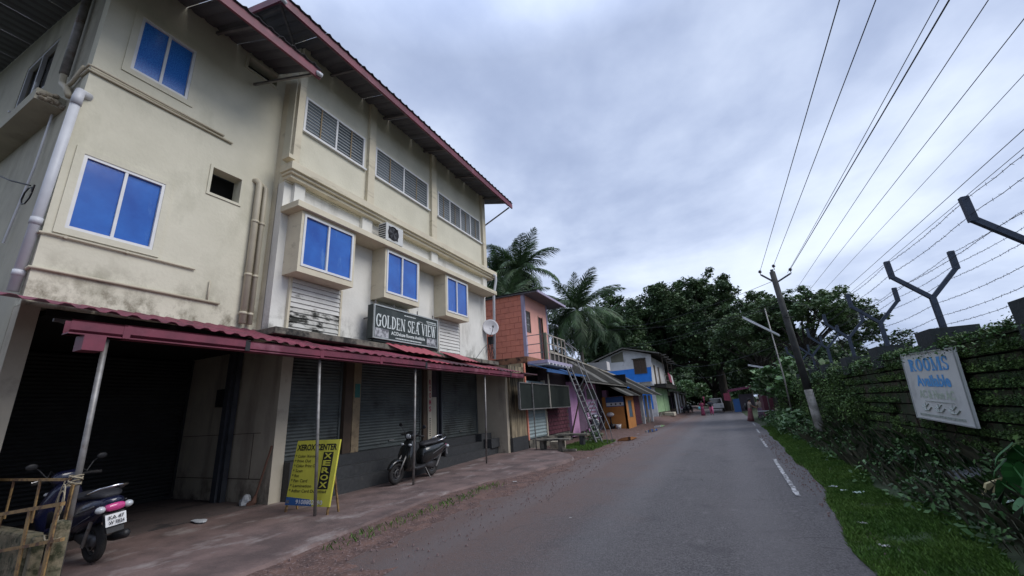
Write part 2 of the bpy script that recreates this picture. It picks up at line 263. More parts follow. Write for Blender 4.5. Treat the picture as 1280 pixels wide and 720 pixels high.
M['darksack'] = mat('dark_grey_sack', (.06, .065, .07), (.035, .04, .04), 8, .8)
M['salmonjoint'] = mat('salmon_wall_joint', (.46, .165, .115), (.38, .135, .095), 6, .95)
def road_material():
    Mx = bpy.data.materials.new('asphalt'); Mx.use_nodes = True; t = Mx.node_tree; L = t.links.new
    p = t.nodes['Principled BSDF']; p.inputs['Roughness'].default_value = .72; p.inputs['Specular IOR Level'].default_value = .35
    g = N(t, 'ShaderNodeNewGeometry'); s = N(t, 'ShaderNodeSeparateXYZ'); L(g.outputs[0], s.inputs[0])
    def noise(sc_, det=5, st=(1, 1, 1), ro=.6):
        mp = N(t, 'ShaderNodeMapping'); mp.inputs['Scale'].default_value = st; L(g.outputs[0], mp.inputs[0])
        n = N(t, 'ShaderNodeTexNoise'); n.inputs['Scale'].default_value = sc_; n.inputs['Detail'].default_value = det; n.inputs['Roughness'].default_value = ro
        L(mp.outputs[0], n.inputs['Vector']); return n.outputs[0]
    def mrange(x, a, b, c=0, d=1):
        n = N(t, 'ShaderNodeMapRange'); L(x, n.inputs[0])
        for i, v in enumerate((a, b, c, d)): n.inputs[i+1].default_value = v
        return n.outputs[0]
    def mix(f, a, b):
        n = N(t, 'ShaderNodeMix', data_type='RGBA'); L(f, n.inputs[0])
        for k, v in ((6, a), (7, b)):
            if isinstance(v, tuple): n.inputs[k].default_value = (*v, 1)
            else: L(v, n.inputs[k])
        return n.outputs[2]
    c = mix(mrange(noise(48, 4, ro=.85), .38, .62), (.034, .032, .035), (.16, .15, .152))
    c = mix(mrange(noise(17, 4, ro=.8), .50, .66, 0, .55), c, (.045, .042, .045))
    c = mix(mrange(noise(.55, 6, (1, .45, 1)), .42, .72, 0, .6), c, (.135, .122, .122))
    c = mix(mrange(noise(1.3, 6), .58, .72, 0, .7), c, (.052, .048, .052))
    c = mix(mrange(noise(4.5, 5), .62, .68, 0, .5), c, (.16, .15, .15))
    # red earth carried over the left part of the carriageway
    a = N(t, 'ShaderNodeMath', operation='MULTIPLY_ADD'); L(noise(.9, 6), a.inputs[0]); a.inputs[1].default_value = -3.0; L(s.outputs[0], a.inputs[2])
    f = mrange(a.outputs[0], -4.5, -2.9, 1.0, 0)
    nn = N(t, 'ShaderNodeMath', operation='MULTIPLY'); L(f, nn.inputs[0]); L(mrange(noise(26, 4, ro=.75), .30, .52), nn.inputs[1])
    c = mix(nn.outputs[0], c, (.135, .092, .080))
    c = mix(mrange(noise(120, 2), .70, .76), c, (.26, .25, .25))
    # polished wheel tracks
    sn = N(t, 'ShaderNodeMath', operation='MULTIPLY_ADD'); L(s.outputs[0], sn.inputs[0]); sn.inputs[1].default_value = 3.6; sn.inputs[2].default_value = .6
    sw = N(t, 'ShaderNodeMath', operation='ADD'); L(sn.outputs[0], sw.inputs[0]); L(noise(.35, 3, (1, .3, 1)), sw.inputs[1])
    si = N(t, 'ShaderNodeMath', operation='SINE'); L(sw.outputs[0], si.inputs[0])
    c = mix(mrange(si.outputs[0], .2, 1.0, 0, .38), c, (.14, .132, .135))
    # cracks
    vo = N(t, 'ShaderNodeTexVoronoi', feature='DISTANCE_TO_EDGE'); vo.inputs['Scale'].default_value = 1.1
    wv = N(t, 'ShaderNodeMix', data_type='VECTOR'); wv.inputs[0].default_value = .22; L(g.outputs[0], wv.inputs[4])
    nv = N(t, 'ShaderNodeTexNoise'); nv.inputs['Scale'].default_value = 3.5; nv.inputs['Detail'].default_value = 6; L(g.outputs[0], nv.inputs['Vector']); L(nv.outputs['Color'], wv.inputs[5]); L(wv.outputs[1], vo.inputs['Vector'])
    cm = N(t, 'ShaderNodeMath', operation='MULTIPLY'); L(mrange(vo.outputs['Distance'], .004, .014, 1, 0), cm.inputs[0]); L(mrange(noise(.5, 3), .54, .64, 0, .6), cm.inputs[1])
    c = mix(cm.outputs[0], c, (.018, .017, .018))
    L(c, p.inputs['Base Color'])
    b = N(t, 'ShaderNodeBump'); b.inputs['Strength'].default_value = 1.0; b.inputs['Distance'].default_value = .022
    L(noise(70, 4, ro=.75), b.inputs['Height']); L(b.outputs[0], p.inputs['Normal'])
    return Mx
M['road'] = road_material()
M['soil'] = mat('red_earth', (.145, .082, .064), (.062, .038, .033), 4.0, .95, 1.0, 38, stain=(.20, .145, .135), sscale=26, slo=.54, shi=.64)
M['gravelm'] = mat('pale_red_gravel', (.22, .16, .15), (.13, .085, .08), 30, .95)
M['concrete'] = mat('reddish_concrete_apron', (.165, .112, .10), (.085, .060, .055), 1.6, .85, .6, 30, stain=(.24, .20, .185), sscale=2.3, slo=.55, shi=.68, sstretch=(1, .6, 1), lo=.38, hi=.62)
M['floorgrey'] = mat('dusty_recess_floor', (.10, .075, .068), (.075, .058, .053), 2, .9, .3, 30, stain=(.035, .03, .03), sscale=2.2, slo=.55, shi=.62)
M['earth'] = mat('dark_green_earth', (.026, .050, .015), (.034, .038, .020), 1.2, .95, .5, 20)
M['linepaint'] = mat('worn_white_line', (.40, .40, .40), (.10, .096, .10), 11, .8, .3, 60, lo=.46, hi=.56)
M['farfield'] = mat('distant_ground', (.05, .055, .035), (.035, .045, .025), .2, .95)
M['puddle'] = mat('brown_puddle_water', (.05, .03, .025), None, 2, .05, spec=.6)

# ---------------------------------------------------------------- mesh helpers
ORG = {}
class MB:
    def __init__(s): s.v = []; s.f = []
    def box(s, x0, x1, y0, y1, z0, z1):
        b = len(s.v)
        s.v += [(x0, y0, z0), (x1, y0, z0), (x1, y1, z0), (x0, y1, z0), (x0, y0, z1), (x1, y0, z1), (x1, y1, z1), (x0, y1, z1)]
        for q in ((0, 3, 2, 1), (4, 5, 6, 7), (0, 1, 5, 4), (1, 2, 6, 5), (2, 3, 7, 6), (3, 0, 4, 7)): s.f.append(tuple(b+i for i in q))
        return s
    def hexa(s, p):   # 8 corners, bottom four then top four
        b = len(s.v); s.v += [tuple(q) for q in p]
        for q in ((0, 3, 2, 1), (4, 5, 6, 7), (0, 1, 5, 4), (1, 2, 6, 5), (2, 3, 7, 6), (3, 0, 4, 7)): s.f.append(tuple(b+i for i in q))
        return s
    def quad(s, *p):
        b = len(s.v); s.v += [tuple(q) for q in p]; s.f.append(tuple(range(b, b+len(p)))); return s
    def bar(s, a, b_, w, h=None, up=(0, 0, 1)):
        a = Vector(a); b_ = Vector(b_); h = h or w; d = (b_-a).normalized(); u = Vector(up)
        if abs(d.dot(u)) > .98: u = Vector((1, 0, 0))
        r = d.cross(u).normalized(); u = r.cross(d)
        r *= w/2; u *= h/2
        return s.hexa([a-r-u, a+r-u, b_+r-u, b_-r-u, a-r+u, a+r+u, b_+r+u, b_-r+u])
    def tube(s, pts, r, n=8, cap=True):
        pts = [Vector(p) for p in pts]; rs = r if isinstance(r, (list, tuple)) else [r]*len(pts)
        b = len(s.v); pu = None
        for i, p in enumerate(pts):
            d = (pts[min(i+1, len(pts)-1)]-pts[max(i-1, 0)]).normalized()
            if pu is None:
                pu = Vector((0, 0, 1)) if abs(d.z) < .9 else Vector((1, 0, 0))
            x = d.cross(pu).normalized(); y = x.cross(d).normalized(); pu = y
            for k in range(n):
                a = 2*PI*k/n; q = p+(x*math.cos(a)+y*math.sin(a))*rs[i]; s.v.append(tuple(q))
        for i in range(len(pts)-1):
            for k in range(n):
                s.f.append((b+i*n+k, b+i*n+(k+1) % n, b+(i+1)*n+(k+1) % n, b+(i+1)*n+k))
        if cap:
            s.f.append(tuple(b+k for k in range(n))[::-1]); s.f.append(tuple(b+(len(pts)-1)*n+k for k in range(n)))
        return s
    def loft(s, secs, n=18, p=2.4, axis='x'):
        # secs: (pos along axis, centre of the other in-plane axis, half width in y, half size in that axis[, centre y])
        b = len(s.v)
        for q in secs:
            a, c, w, h = q[:4]; yc = q[4] if len(q) > 4 else 0
            for k in range(n):
                t = 2*PI*k/n; ct, st = math.cos(t), math.sin(t)
                yy = yc+w*math.copysign(abs(ct)**(2/p), ct); zz = c+h*math.copysign(abs(st)**(2/p), st)
                s.v.append((a, yy, zz) if axis == 'x' else (zz, yy, a))
        for i in range(len(secs)-1):
            for k in range(n):
                q = (b+i*n+k, b+i*n+(k+1) % n, b+(i+1)*n+(k+1) % n, b+(i+1)*n+k); s.f.append(q)
        s.f.append(tuple(b+k for k in range(n))[::-1]); s.f.append(tuple(b+(len(secs)-1)*n+k for k in range(n)))
        return s
    def ell(s, c, r, nu=12, nv=8):
        secs = []; b = len(s.v)
        for j in range(nv+1):
            ph = PI*j/nv
            for k in range(nu):
                t = 2*PI*k/nu; s.v.append((c[0]+r[0]*math.sin(ph)*math.cos(t), c[1]+r[1]*math.sin(ph)*math.sin(t), c[2]-r[2]*math.cos(ph)))
        for j in range(nv):
            for k in range(nu): s.f.append((b+j*nu+k, b+j*nu+(k+1) % nu, b+(j+1)*nu+(k+1) % nu, b+(j+1)*nu+k))
        return s
    def torus(s, c, R, r, ax='y', nu=28, nv=10, sx=1.0):
        b = len(s.v)
        for i in range(nu):
            t = 2*PI*i/nu
            for k in range(nv):
                a = 2*PI*k/nv; q = R+r*math.cos(a); h = r*sx*math.sin(a)
                x, z = q*math.cos(t), q*math.sin(t)
                s.v.append((c[0]+x, c[1]+h, c[2]+z) if ax == 'y' else ((c[0]+h, c[1]+x, c[2]+z) if ax == 'x' else (c[0]+x, c[1]+z, c[2]+h)))
        for i in range(nu):
            for k in range(nv):
                s.f.append((b+i*nv+k, b+i*nv+(k+1) % nv, b+((i+1) % nu)*nv+(k+1) % nv, b+((i+1) % nu)*nv+k))
        return s
    def sheet(s, A, B, C, D, n=20, amp=.02, th=.004, shape='trap'):
        # corrugated sheet: A-B the top edge, D-C the bottom edge, ribs run from top edge to bottom edge
        A, B, C, D = map(Vector, (A, B, C, D)); nn = ((B-A).cross(D-A)).normalized()
        if nn.z < 0: nn = -nn
        b = len(s.v); K = n*4
        for i in range(K+1):
            t = i/K
            ph = i % 4
            h = amp if ((shape == 'trap' and ph in (1, 2)) or (shape == 'rib' and ph == 1)) else (0 if shape != 'wave' else amp*math.sin(2*PI*i/4))
            for e0, e1 in ((A, B), (D, C)):
                q = e0.lerp(e1, t)+nn*h; s.v.append(tuple(q)); s.v.append(tuple(q-nn*th))
        for i in range(K):
            a = b+i*4; c = a+4
            s.f += [(a, c, c+2, a+2), (a+1, a+3, c+3, c+1), (a+2, c+2, c+3, a+3), (a, a+1, c+1, c)]
        s.f += [(b, b+2, b+3, b+1), (b+K*4, b+K*4+1, b+K*4+3, b+K*4+2)]
        return s
    def move(s, mtx):
        s.v = [tuple(mtx @ Vector(q)) for q in s.v]; return s
    def build(s, name, m_, parent=None, smooth=False, bevel=0, label=None, cat=None, group=None, kind=None):
        v = s.v
        if parent is not None: o0 = ORG[parent.name]
        elif name == 'ground': o0 = ORG[name]
        else:
            a = np.array(v); o0 = Vector(((a[:, 0].min()+a[:, 0].max())/2, (a[:, 1].min()+a[:, 1].max())/2, a[:, 2].min()))
        me = bpy.data.meshes.new(name)
        me.from_pydata([(q[0]-o0[0], q[1]-o0[1], q[2]-o0[2]) for q in v], [], s.f)
        me.materials.append(M[m_] if isinstance(m_, str) else m_)
        if smooth:
            me.polygons.foreach_set('use_smooth', [True]*len(me.polygons))
        me.update()
        return link(name, me, o0, parent, bevel, label, cat, group, kind)
def link(name, me, o0, parent=None, bevel=0, label=None, cat=None, group=None, kind=None):
    o = bpy.data.objects.new(name, me); COL.objects.link(o)
    if parent is not None: o.parent = parent
    else: o.location = o0
    ORG[o.name] = Vector(o0)
    if bevel:
        b = o.modifiers.new('bevel', 'BEVEL'); b.width = bevel; b.segments = 2; b.limit_method = 'ANGLE'
    tag(o, label, cat, group, kind); return o
def tag(o, label=None, cat=None, group=None, kind=None):
    if label: o['label'] = label
    if cat: o['category'] = cat
    if group: o['group'] = group
    if kind: o['kind'] = kind
    return o
def thing(name, label, cat, loc=(0, 0, 0), group=None):
    o = bpy.data.objects.new(name, None); COL.objects.link(o); o.location = loc; o.empty_display_size = .2
    ORG[o.name] = Vector(loc); return tag(o, label, cat, group)
def npmesh(name, V, F, m_, o0=(0, 0, 0), parent=None, **kw):
    me = bpy.data.meshes.new(name); V = np.asarray(V, np.float32); F = np.asarray(F, np.int32); k = F.shape[1]
    if parent is not None: o0 = ORG[parent.name]
    V = V-np.array(o0, np.float32)
    me.vertices.add(len(V)); me.vertices.foreach_set('co', V.ravel())
    me.loops.add(F.size); me.loops.foreach_set('vertex_index', F.ravel())
    me.polygons.add(len(F)); me.polygons.foreach_set('loop_start', np.arange(0, F.size, k, dtype=np.int32))
    me.materials.append(M[m_] if isinstance(m_, str) else m_)
    me.update(calc_edges=True)
    return link(name, me, o0, parent, 0, **kw)
def smooth01(t): t = min(max(t, 0), 1); return t*t*(3-2*t)
def gz(x, y):
    z = -.2*smooth01((y-14)/30)
    z += .32*smooth01((-4.2-x)/2.0)*smooth01((y-17)/18)
    return z
# ---------------------------------------------------------------- lettering
def text(name, s, o, right, up, w, h, m_, parent, bold=0.0, depth=.002, **kw):
    cu = bpy.data.curves.new('t', 'FONT'); cu.body = s; cu.size = 1; cu.offset = bold; cu.resolution_u = 3; cu.fill_mode = 'FRONT'
    ob = bpy.data.objects.new('t', cu); COL.objects.link(ob)
    dg = bpy.context.evaluated_depsgraph_get(); me = bpy.data.meshes.new_from_object(ob.evaluated_get(dg))
    V = np.array([v.co[:] for v in me.vertices]); fs = [tuple(p.vertices) for p in me.polygons]
    bpy.data.objects.remove(ob); bpy.data.curves.remove(cu); bpy.data.meshes.remove(me)
    x0, x1, y0, y1 = V[:, 0].min(), V[:, 0].max(), V[:, 1].min(), V[:, 1].max()
    o = Vector(o); R_ = Vector(right).normalized(); U = Vector(up).normalized()
    b = MB()
    if h is None: h = (y1-y0)/(x1-x0)*w
    b.v = [tuple(o+R_*((q[0]-x0)/(x1-x0)*w)+U*((q[1]-y0)/(y1-y0)*h)) for q in V]; b.f = fs
    return b.build(name, m_, parent, **kw)
def serif(s, T=.17, t=.07):
    # bold roman capitals as thick and thin strokes with slab serifs; returns polys in a strip of height 1
    P = []; x = 0
    def R(a, b, c, d): P.append([(x+a, b), (x+c, b), (x+c, d), (x+a, d)])
    def S(a, w=T): R(a-.05, 0, a+w+.05, t); R(a-.05, 1-t, a+w+.05, 1); R(a, t, a+w, 1-t)
    def D(a, b, w): P.append([(x+a[0]-w/2, a[1]), (x+a[0]+w/2, a[1]), (x+b[0]+w/2, b[1]), (x+b[0]-w/2, b[1])])
    def A(cx, cy, rx, ry, a0, a1, T_=T, t_=t+.02, n=14):
        pts = [math.radians(a0+(a1-a0)*i/n) for i in range(n+1)]
        for u, v in zip(pts, pts[1:]):
            P.append([(x+cx+rx*math.cos(u), cy+ry*math.sin(u)), (x+cx+rx*math.cos(v), cy+ry*math.sin(v)),
                      (x+cx+(rx-T_)*math.cos(v), cy+(ry-t_)*math.sin(v)), (x+cx+(rx-T_)*math.cos(u), cy+(ry-t_)*math.sin(u))])
    for ch in s:
        if ch == ' ': x += .35; continue
        if ch == 'O': A(.36, .5, .36, .5, 0, 360, n=28); w = .72
        elif ch == 'G': A(.36, .5, .36, .5, 35, 325, n=24); R(.52, .08, .69, .45); R(.42, .45, .76, .52); R(.60, .72, .69, 1); w = .76
        elif ch == 'L': S(.05); R(.2, 0, .6, t); R(.53, 0, .60, .3); w = .62
        elif ch == 'D': S(.05); A(.25, .5, .42, .5, -90, 90, n=16); w = .68
        elif ch == 'E': S(.05); R(.2, 0, .6, t); R(.53, 0, .6, .27); R(.2, 1-t, .58, 1); R(.51, .75, .58, 1); R(.2, .47, .42, .54); R(.38, .38, .44, .63); w = .62
        elif ch == 'N': R(.0, 1-t, .24, 1); R(.0, 0, .24, t); R(.09, t, .15, 1-t); D((.62, 0), (.12, 1), .2); R(.59, 0, .66, 1-t); R(.5, 1-t, .75, 1); w = .76
        elif ch == 'S': A(.27, .74, .25, .26, 20, 270, n=14, T_=.14, t_=.1); A(.27, .27, .26, .27, -160, 90, n=14, T_=.14, t_=.1); R(.44, .7, .52, 1); R(.02, 0, .09, .3); w = .55
        elif ch == 'A': D((.10, 0), (.36, 1), .06); D((.58, 0), (.34, 1), .19); R(.2, .28, .5, .35); R(-.02, 0, .22, t); R(.42, 0, .74, t); w = .72
        elif ch == 'V': D((.34, 0), (.12, 1), .19); D((.36, 0), (.60, 1), .06); R(-.02, 1-t, .28, 1); R(.5, 1-t, .72, 1); w = .70
        elif ch == 'I': S(.05); w = .30
        elif ch == 'W': D((.28, 0), (.10, 1), .17); D((.30, 0), (.46, 1), .06); D((.62, 0), (.46, 1), .17); D((.64, 0), (.82, 1), .06); R(-.02, 1-t, .24, 1); R(.7, 1-t, .94, 1); w = .92
        elif ch == 'R': S(.05); A(.25, .745, .33, .255, -90, 90, n=12); D((.58, 0), (.32, .5), .18); R(.48, 0, .72, t); w = .70
        elif ch == 'M': R(0, 0, .24, t); R(0, 1-t, .2, 1); R(.09, t, .15, 1-t); D((.42, 0), (.14, 1), .17); D((.44, 0), (.72, 1), .06); S(.68); w = .95
        x += w+.07
    return P, x-.07
def serif_text(name, s, o, right, up, w, h, m_, parent, T=.17, t=.07, **kw):
    P, W_ = serif(s, T, t); o = Vector(o); R_ = Vector(right).normalized(); U = Vector(up).normalized(); nn = R_.cross(U); b = MB()
    for i, pl in enumerate(P):
        ofs = nn*(.0002*(i % 7))
        b.quad(*[o+R_*(a/W_*w)+U*(c*h)+ofs for a, c in pl])
    return b.build(name, m_, parent, **kw)

# ================================================================ SETTING
def grid(xs, ys, zf):
    b = MB(); nx = len(xs)
    for y in ys:
        for x in xs: b.v.append((x, y, zf(x, y)))
    for j in range(len(ys)-1):
        for i in range(nx-1): b.f.append((j*nx+i, j*nx+i+1, (j+1)*nx+i+1, (j+1)*nx+i))
    return b
ORG['ground'] = Vector((0, 0, 0))
xs = [-900, -300, -120, -60, -40, -30, -24, -20, -16, -12, -9]+[-8+.5*i for i in range(25)]+[5, 6, 8, 12, 20, 40, 80, 200, 900]
ys = [-200, -60, -20]+[-8+1.0*i for i in range(70)]+[65, 72, 80, 95, 120, 200, 500, 2000]
grid(xs, ys, lambda x, y: gz(x, y)-.025).build('ground', 'farfield', kind='structure')
def REdge(y): return .93+.03*math.sin(y*.9)+.025*math.sin(y*3.1)+.33*smooth01((y-5)/5.5)+.30*smooth01((y-10)/18)
def far_bend(y): return -7.0*smooth01((y-60)/50)**1.3
def LEdge(y): return -3.45+.12*math.sin(y*.8)+.07*math.sin(y*2.3+1)-.1*smooth01((y-18)/20)
def strip(name, lf, rf, y0, y1, n, cols, dz, m_, **kw):
    b = MB()
    for j in range(n+1):
        y = y0+(y1-y0)*j/n
        for i in range(cols+1):
            x = lf(y)+(rf(y)-lf(y))*i/cols; b.v.append((x, y, gz(x, y)+dz(x, y) if callable(dz) else gz(x, y)+dz))
    for j in range(n):
        for i in range(cols): a = j*(cols+1)+i; b.f.append((a, a+1, a+cols+2, a+cols+1))
    return b.build(name, m_, **kw)
def nz(x, y, s, seed=0):
    from mathutils import noise
    return noise.noise(Vector((x*s, y*s, seed)))
strip('road', lambda y: LEdge(y)-.6+far_bend(y), lambda y: REdge(y)+far_bend(y), -6, 110, 232, 14, lambda x, y: .006+.006*nz(x, y, .7), 'road', kind='structure')
strip('dirt_verge', lambda y: -9.5, lambda y: LEdge(y)+.12*math.sin(y*1.9)+far_bend(y)*.6, -6, 75, 400, 22,
      lambda x, y: .012+.014*nz(x, y, 1.3)+.008*nz(x, y, 5)-.012*smooth01((x+4.4)/.6), 'soil', kind='structure')
def wallbank(x, y): return .36*smooth01((x-2.2)/.9)*(.85+.3*nz(x, y, .6, 4))+.10*smooth01((x-1.3)/.6)+.05*nz(x, y, 2.1)
strip('grass_verge', lambda y: REdge(y)-.02+far_bend(y), lambda y: 4.4, -6, 75, 160, 14, lambda x, y: .008+wallbank(x, y)*smooth01((x-REdge(y))/.4), 'earth', kind='structure')
# concrete apron in front of the shops, with broken slab edge
apr = lambda y: -4.95+.22*math.sin(y*.55+.5)+.10*nz(y, 1, 1.1)+.55*smooth01((y-7)/4)-1.3*smooth01((y-12.2)/2.4)
b = MB()
na = 60
for j in range(na+1):
    y = -2+(15.0+2)*j/na
    x1 = apr(y); zz = .05+.05*smooth01((y-9)/5)
    for x, z in ((-11.6, zz+.02), (-8, zz+.02), (x1-.5, zz), (x1-.06, zz-.005), (x1, -.02)): b.v.append((x, y, z+.004*nz(x, y, 2)))
for j in range(na):
    for i in range(4): a = j*5+i; b.f.append((a, a+1, a+6, a+5))
b.build('pavement', 'concrete', kind='structure')
rec = MB().box(-11.45, -8.12, 1.95, 5.52, .03, .082); rec.build('recess_floor', 'floorgrey', kind='structure')
# lane marking strokes
for (y0, y1, xx) in ((8.0, 12.3, .74), (15.0, 18.2, .88), (21.0, 24.0, 1.08), (27.5, 31, 1.28), (35, 38, 1.33)):
    b = MB(); n = 26
    for j in range(n+1):
        y = y0+(y1-y0)*j/n; x = xx+.16*(y-y0)/9
        w0 = .034+.03*nz(0, y, 5, 2); w1 = .034+.03*nz(0, y, 5, 9)
        b.v += [(x-w0, y, gz(x, y)+.018), (x+w1, y, gz(x, y)+.018)]
    for j in range(n): a = 2*j; b.f.append((a, a+1, a+3, a+2))
    b.build('lane_marking', 'linepaint', bpy.data.objects['road'])
# puddles in the left edge
for (x, y, a, c) in ((-4.15, 19.5, .35, 1.1), (-4.0, 25.5, .3, 1.5), (-4.3, 30.5, .35, 1.6)):
    b = MB(); n = 24
    b.v = [(x+a*(1+.3*nz(i, x, 1.3))*math.cos(2*PI*i/n), y+c*(1+.3*nz(i, y, 1.3))*math.sin(2*PI*i/n), gz(x, y)+.034) for i in range(n)]
    b.f = [tuple(range(n))]; b.build('puddle', 'puddle', kind='structure')

# ================================================================ HOTEL BUILDING
H = thing('hotel_building', 'three storey cream hotel with blue windows and a maroon tin awning over its shuttered shops', 'building', (-8.05, 7, 0))
XL, XR = -8.05, -7.62                                   # street faces of the left and the right wing
# wall with rectangular holes, in the plane x = X, thickness d backwards
def holed_wall(name, X, y0, y1, z0, z1, holes, d, m_, parent):
    b = MB(); ysr = sorted({y0, y1, *[h[0] for h in holes], *[h[1] for h in holes]}); zsr = sorted({z0, z1, *[h[2] for h in holes], *[h[3] for h in holes]})
    solid = lambda yc, zc: not any(h[0] < yc < h[1] and h[2] < zc < h[3] for h in holes)
    ny, nz_ = len(ysr)-1, len(zsr)-1
    g = [[solid((ysr[i]+ysr[i+1])/2, (zsr[j]+zsr[j+1])/2) for j in range(nz_)] for i in range(ny)]
    at = lambda i, j: 0 <= i < ny and 0 <= j < nz_ and g[i][j]
    for i in range(ny):
        for j in range(nz_):
            if not g[i][j]: continue
            a, c, e, f = ysr[i], ysr[i+1], zsr[j], zsr[j+1]
            b.quad((X, a, e), (X, c, e), (X, c, f), (X, a, f)); b.quad((X-d, c, e), (X-d, a, e), (X-d, a, f), (X-d, c, f))
            if not at(i-1, j): b.quad((X-d, a, e), (X, a, e), (X, a, f), (X-d, a, f))
            if not at(i+1, j): b.quad((X, c, e), (X-d, c, e), (X-d, c, f), (X, c, f))
            if not at(i, j-1): b.quad((X-d, a, e), (X-d, c, e), (X, c, e), (X, a, e))
            if not at(i, j+1): b.quad((X, a, f), (X, c, f), (X-d, c, f), (X-d, a, f))
    return b.build(name, m_, parent)
W1 = (1.98, 3.03, 4.40, 5.63); W2 = (2.22, 3.08, 7.47, 8.62); V1 = (3.70, 4.24, 5.82, 6.36); V2 = (4.02, 4.68, 9.07, 9.36)
holed_wall('wall', XL, 1.79, 4.94, 3.22, 9.75, [W1, W2, V1, V2], .24, 'cream', H)
# side wall towards the camera, with its window
b = MB()
hx = (-11.9, -10.3, 7.80, 9.02)
for (x0, x1, z0, z1) in ((-18, hx[0], 0, 11.2), (hx[1], XL-.241, 0, 10.2), (hx[0], hx[1], 0, hx[2]), (hx[0], hx[1], hx[3], 10.6)):
    b.box(x0, x1, 1.79, 2.03, z0, z1)
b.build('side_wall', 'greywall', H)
MB().box(-8.29, XL-.003, 1.793, 1.98, 0, 3.219).build('corner_pillar', 'lowlight', H)
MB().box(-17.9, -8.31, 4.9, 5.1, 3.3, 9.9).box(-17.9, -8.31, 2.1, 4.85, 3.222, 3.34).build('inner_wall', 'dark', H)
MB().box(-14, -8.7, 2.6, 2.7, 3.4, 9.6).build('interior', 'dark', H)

def window_x(y0, y1, z0, z1, X, nspl, glass, parent, frame='white_frame', fw_=.045, blind=False, reveal=0.0, curtain=None, name='window'):
    fr = MB(); w = fw_
    fr.box(X-.05, X+.012, y0, y0+w, z0, z1).box(X-.05, X+.012, y1-w, y1, z0, z1).box(X-.05, X+.012, y0+w, y1-w, z0, z0+w).box(X-.05, X+.012, y0+w, y1-w, z1-w, z1)
    iw = (y1-y0-2*w)/nspl
    for i in range(1, nspl): fr.box(X-.045, X+.008, y0+w+i*iw-w*.45, y0+w+i*iw+w*.45, z0+w, z1-w)
    f = fr.build(name, frame, parent)
    for i in range(nspl):
        a, c = y0+w+i*iw, y0+w+(i+1)*iw
        X_ = X-.02-.012*(i % 2)
        MB().box(X_-.006, X_, a+.003, c-.003, z0+w+.003, z1-w-.003).build('pane', glass if not curtain or i else (curtain), f)
    return f
# raised surround, lower and upper window
for (y0, y1, z0, z1), cu in ((W1, None), (W2, 'bluecurt')):
    e = .10
    MB().box(XL, XL+.022, y0-e, y0, z0-e, z1+e).box(XL, XL+.022, y1, y1+e, z0-e, z1+e).box(XL, XL+.022, y0, y1, z0-e, z0).box(XL, XL+.022, y0, y1, z1, z1+e).build('window_surround', 'cream', H)
    window_x(y0, y1, z0, z1, XL, 2, 'bluefilm' if cu is None else 'bluecurt', H)
for (y0, y1, z0, z1) in (V1, V2):
    e = .05
    MB().box(XL, XL+.02, y0-e, y0, z0-e, z1+e).box(XL, XL+.02, y1, y1+e, z0-e, z1+e).box(XL, XL+.02, y0, y1, z0-e, z0).box(XL, XL+.02, y0, y1, z1, z1+e).build('vent_opening', 'cream', H, label='square vent opening' if z0 < 7 else 'narrow vent opening below the roof')
    MB().box(XL-.5, XL-.45, y0-.1, y1+.1, z0-.1, z1+.1).build('vent_back', 'dark', H)
# side window: two dark panes, pale mullion
f = MB().box(-11.9, -11.84, 1.80, 1.86, 7.8, 9.02).box(-10.36, -10.3, 1.80, 1.86, 7.8, 9.02).box(-11.84, -10.36, 1.80, 1.86, 7.8, 7.86).box(-11.84, -10.36, 1.80, 1.86, 8.96, 9.02).box(-11.13, -11.07, 1.80, 1.86, 7.86, 8.96).build('window', 'pvcwhite', H)
for a, c in ((-11.84, -11.13), (-11.07, -10.36)): MB().box(a+.002, c-.002, 1.88, 1.89, 7.86, 8.96).build('pane', 'darkglass', f)
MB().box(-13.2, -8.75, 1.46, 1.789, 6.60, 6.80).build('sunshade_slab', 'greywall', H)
b = MB()
for i in range(14):
    y = 1.48+.30*rnd.random(); z = 6.62+.16*rnd.random(); r = .03+.04*rnd.random(); x = -8.75+.03*rnd.random()
    b.ell((x, y, z), (r, r*.9, r*.7), 7, 5)
b.build('broken_slab_edge', 'brokencon', H)
MB().tube([(-10.35, 1.70, 7.85), (-10.35, 1.70, 7.35), (-9.9, 1.62, 6.86), (-9.9, 1.44, 6.82)], .018).tube([(-9.0, 1.74, 6.58), (-9.05, 1.74, 5.6), (-9.4, 1.74, 4.4)], .016).build('thin_pipe', 'pvcwhite', H)
# pipes
p = MB().tube([(-7.93, 1.72, 6.45), (-8.19, 1.72, 3.41)], .058, 14).tube([(-8.06, 1.86, 6.60), (-7.97, 1.74, 6.56), (-7.925, 1.72, 6.42), (-7.93, 1.72, 6.30)], .064, 14)
p.tube([(-8.10, 1.72, 4.46), (-8.108, 1.72, 4.36)], .066, 14).tube([(-8.165, 1.72, 3.70), (-8.173, 1.72, 3.62)], .066, 14).build('drain_pipe', 'pvcwhite', H, smooth=True)
MB().tube([(-8.92, 1.70, 10.1), (-8.86, 1.70, 7.30)], .06, 12).build('drain_pipe', 'steelpost', H, smooth=True)
MB().tube([(-8.86, 1.70, 7.30), (-8.9, 1.72, 7.15), (-8.6, 1.72, 6.92), (-8.45, 1.74, 6.7)], .045, 10).tube([(-8.14, 1.74, 7.13), (-8.5, 1.74, 7.0), (-8.62, 1.72, 6.95)], .03, 8).build('drain_pipe', 'pvc', H, smooth=True)
X = XL+.03
b = MB().tube([(-8.3, 1.755, 7.12), (X+.02, 1.755, 7.12), (X+.03, 1.80, 7.12), (X, 3.78, 7.12)], .02).tube([(-8.3, 1.765, 7.05), (X, 1.77, 7.055), (X, 1.82, 7.05), (X, 3.95, 7.05)], .02)
b.build('conduit', 'pvc', H, smooth=True)
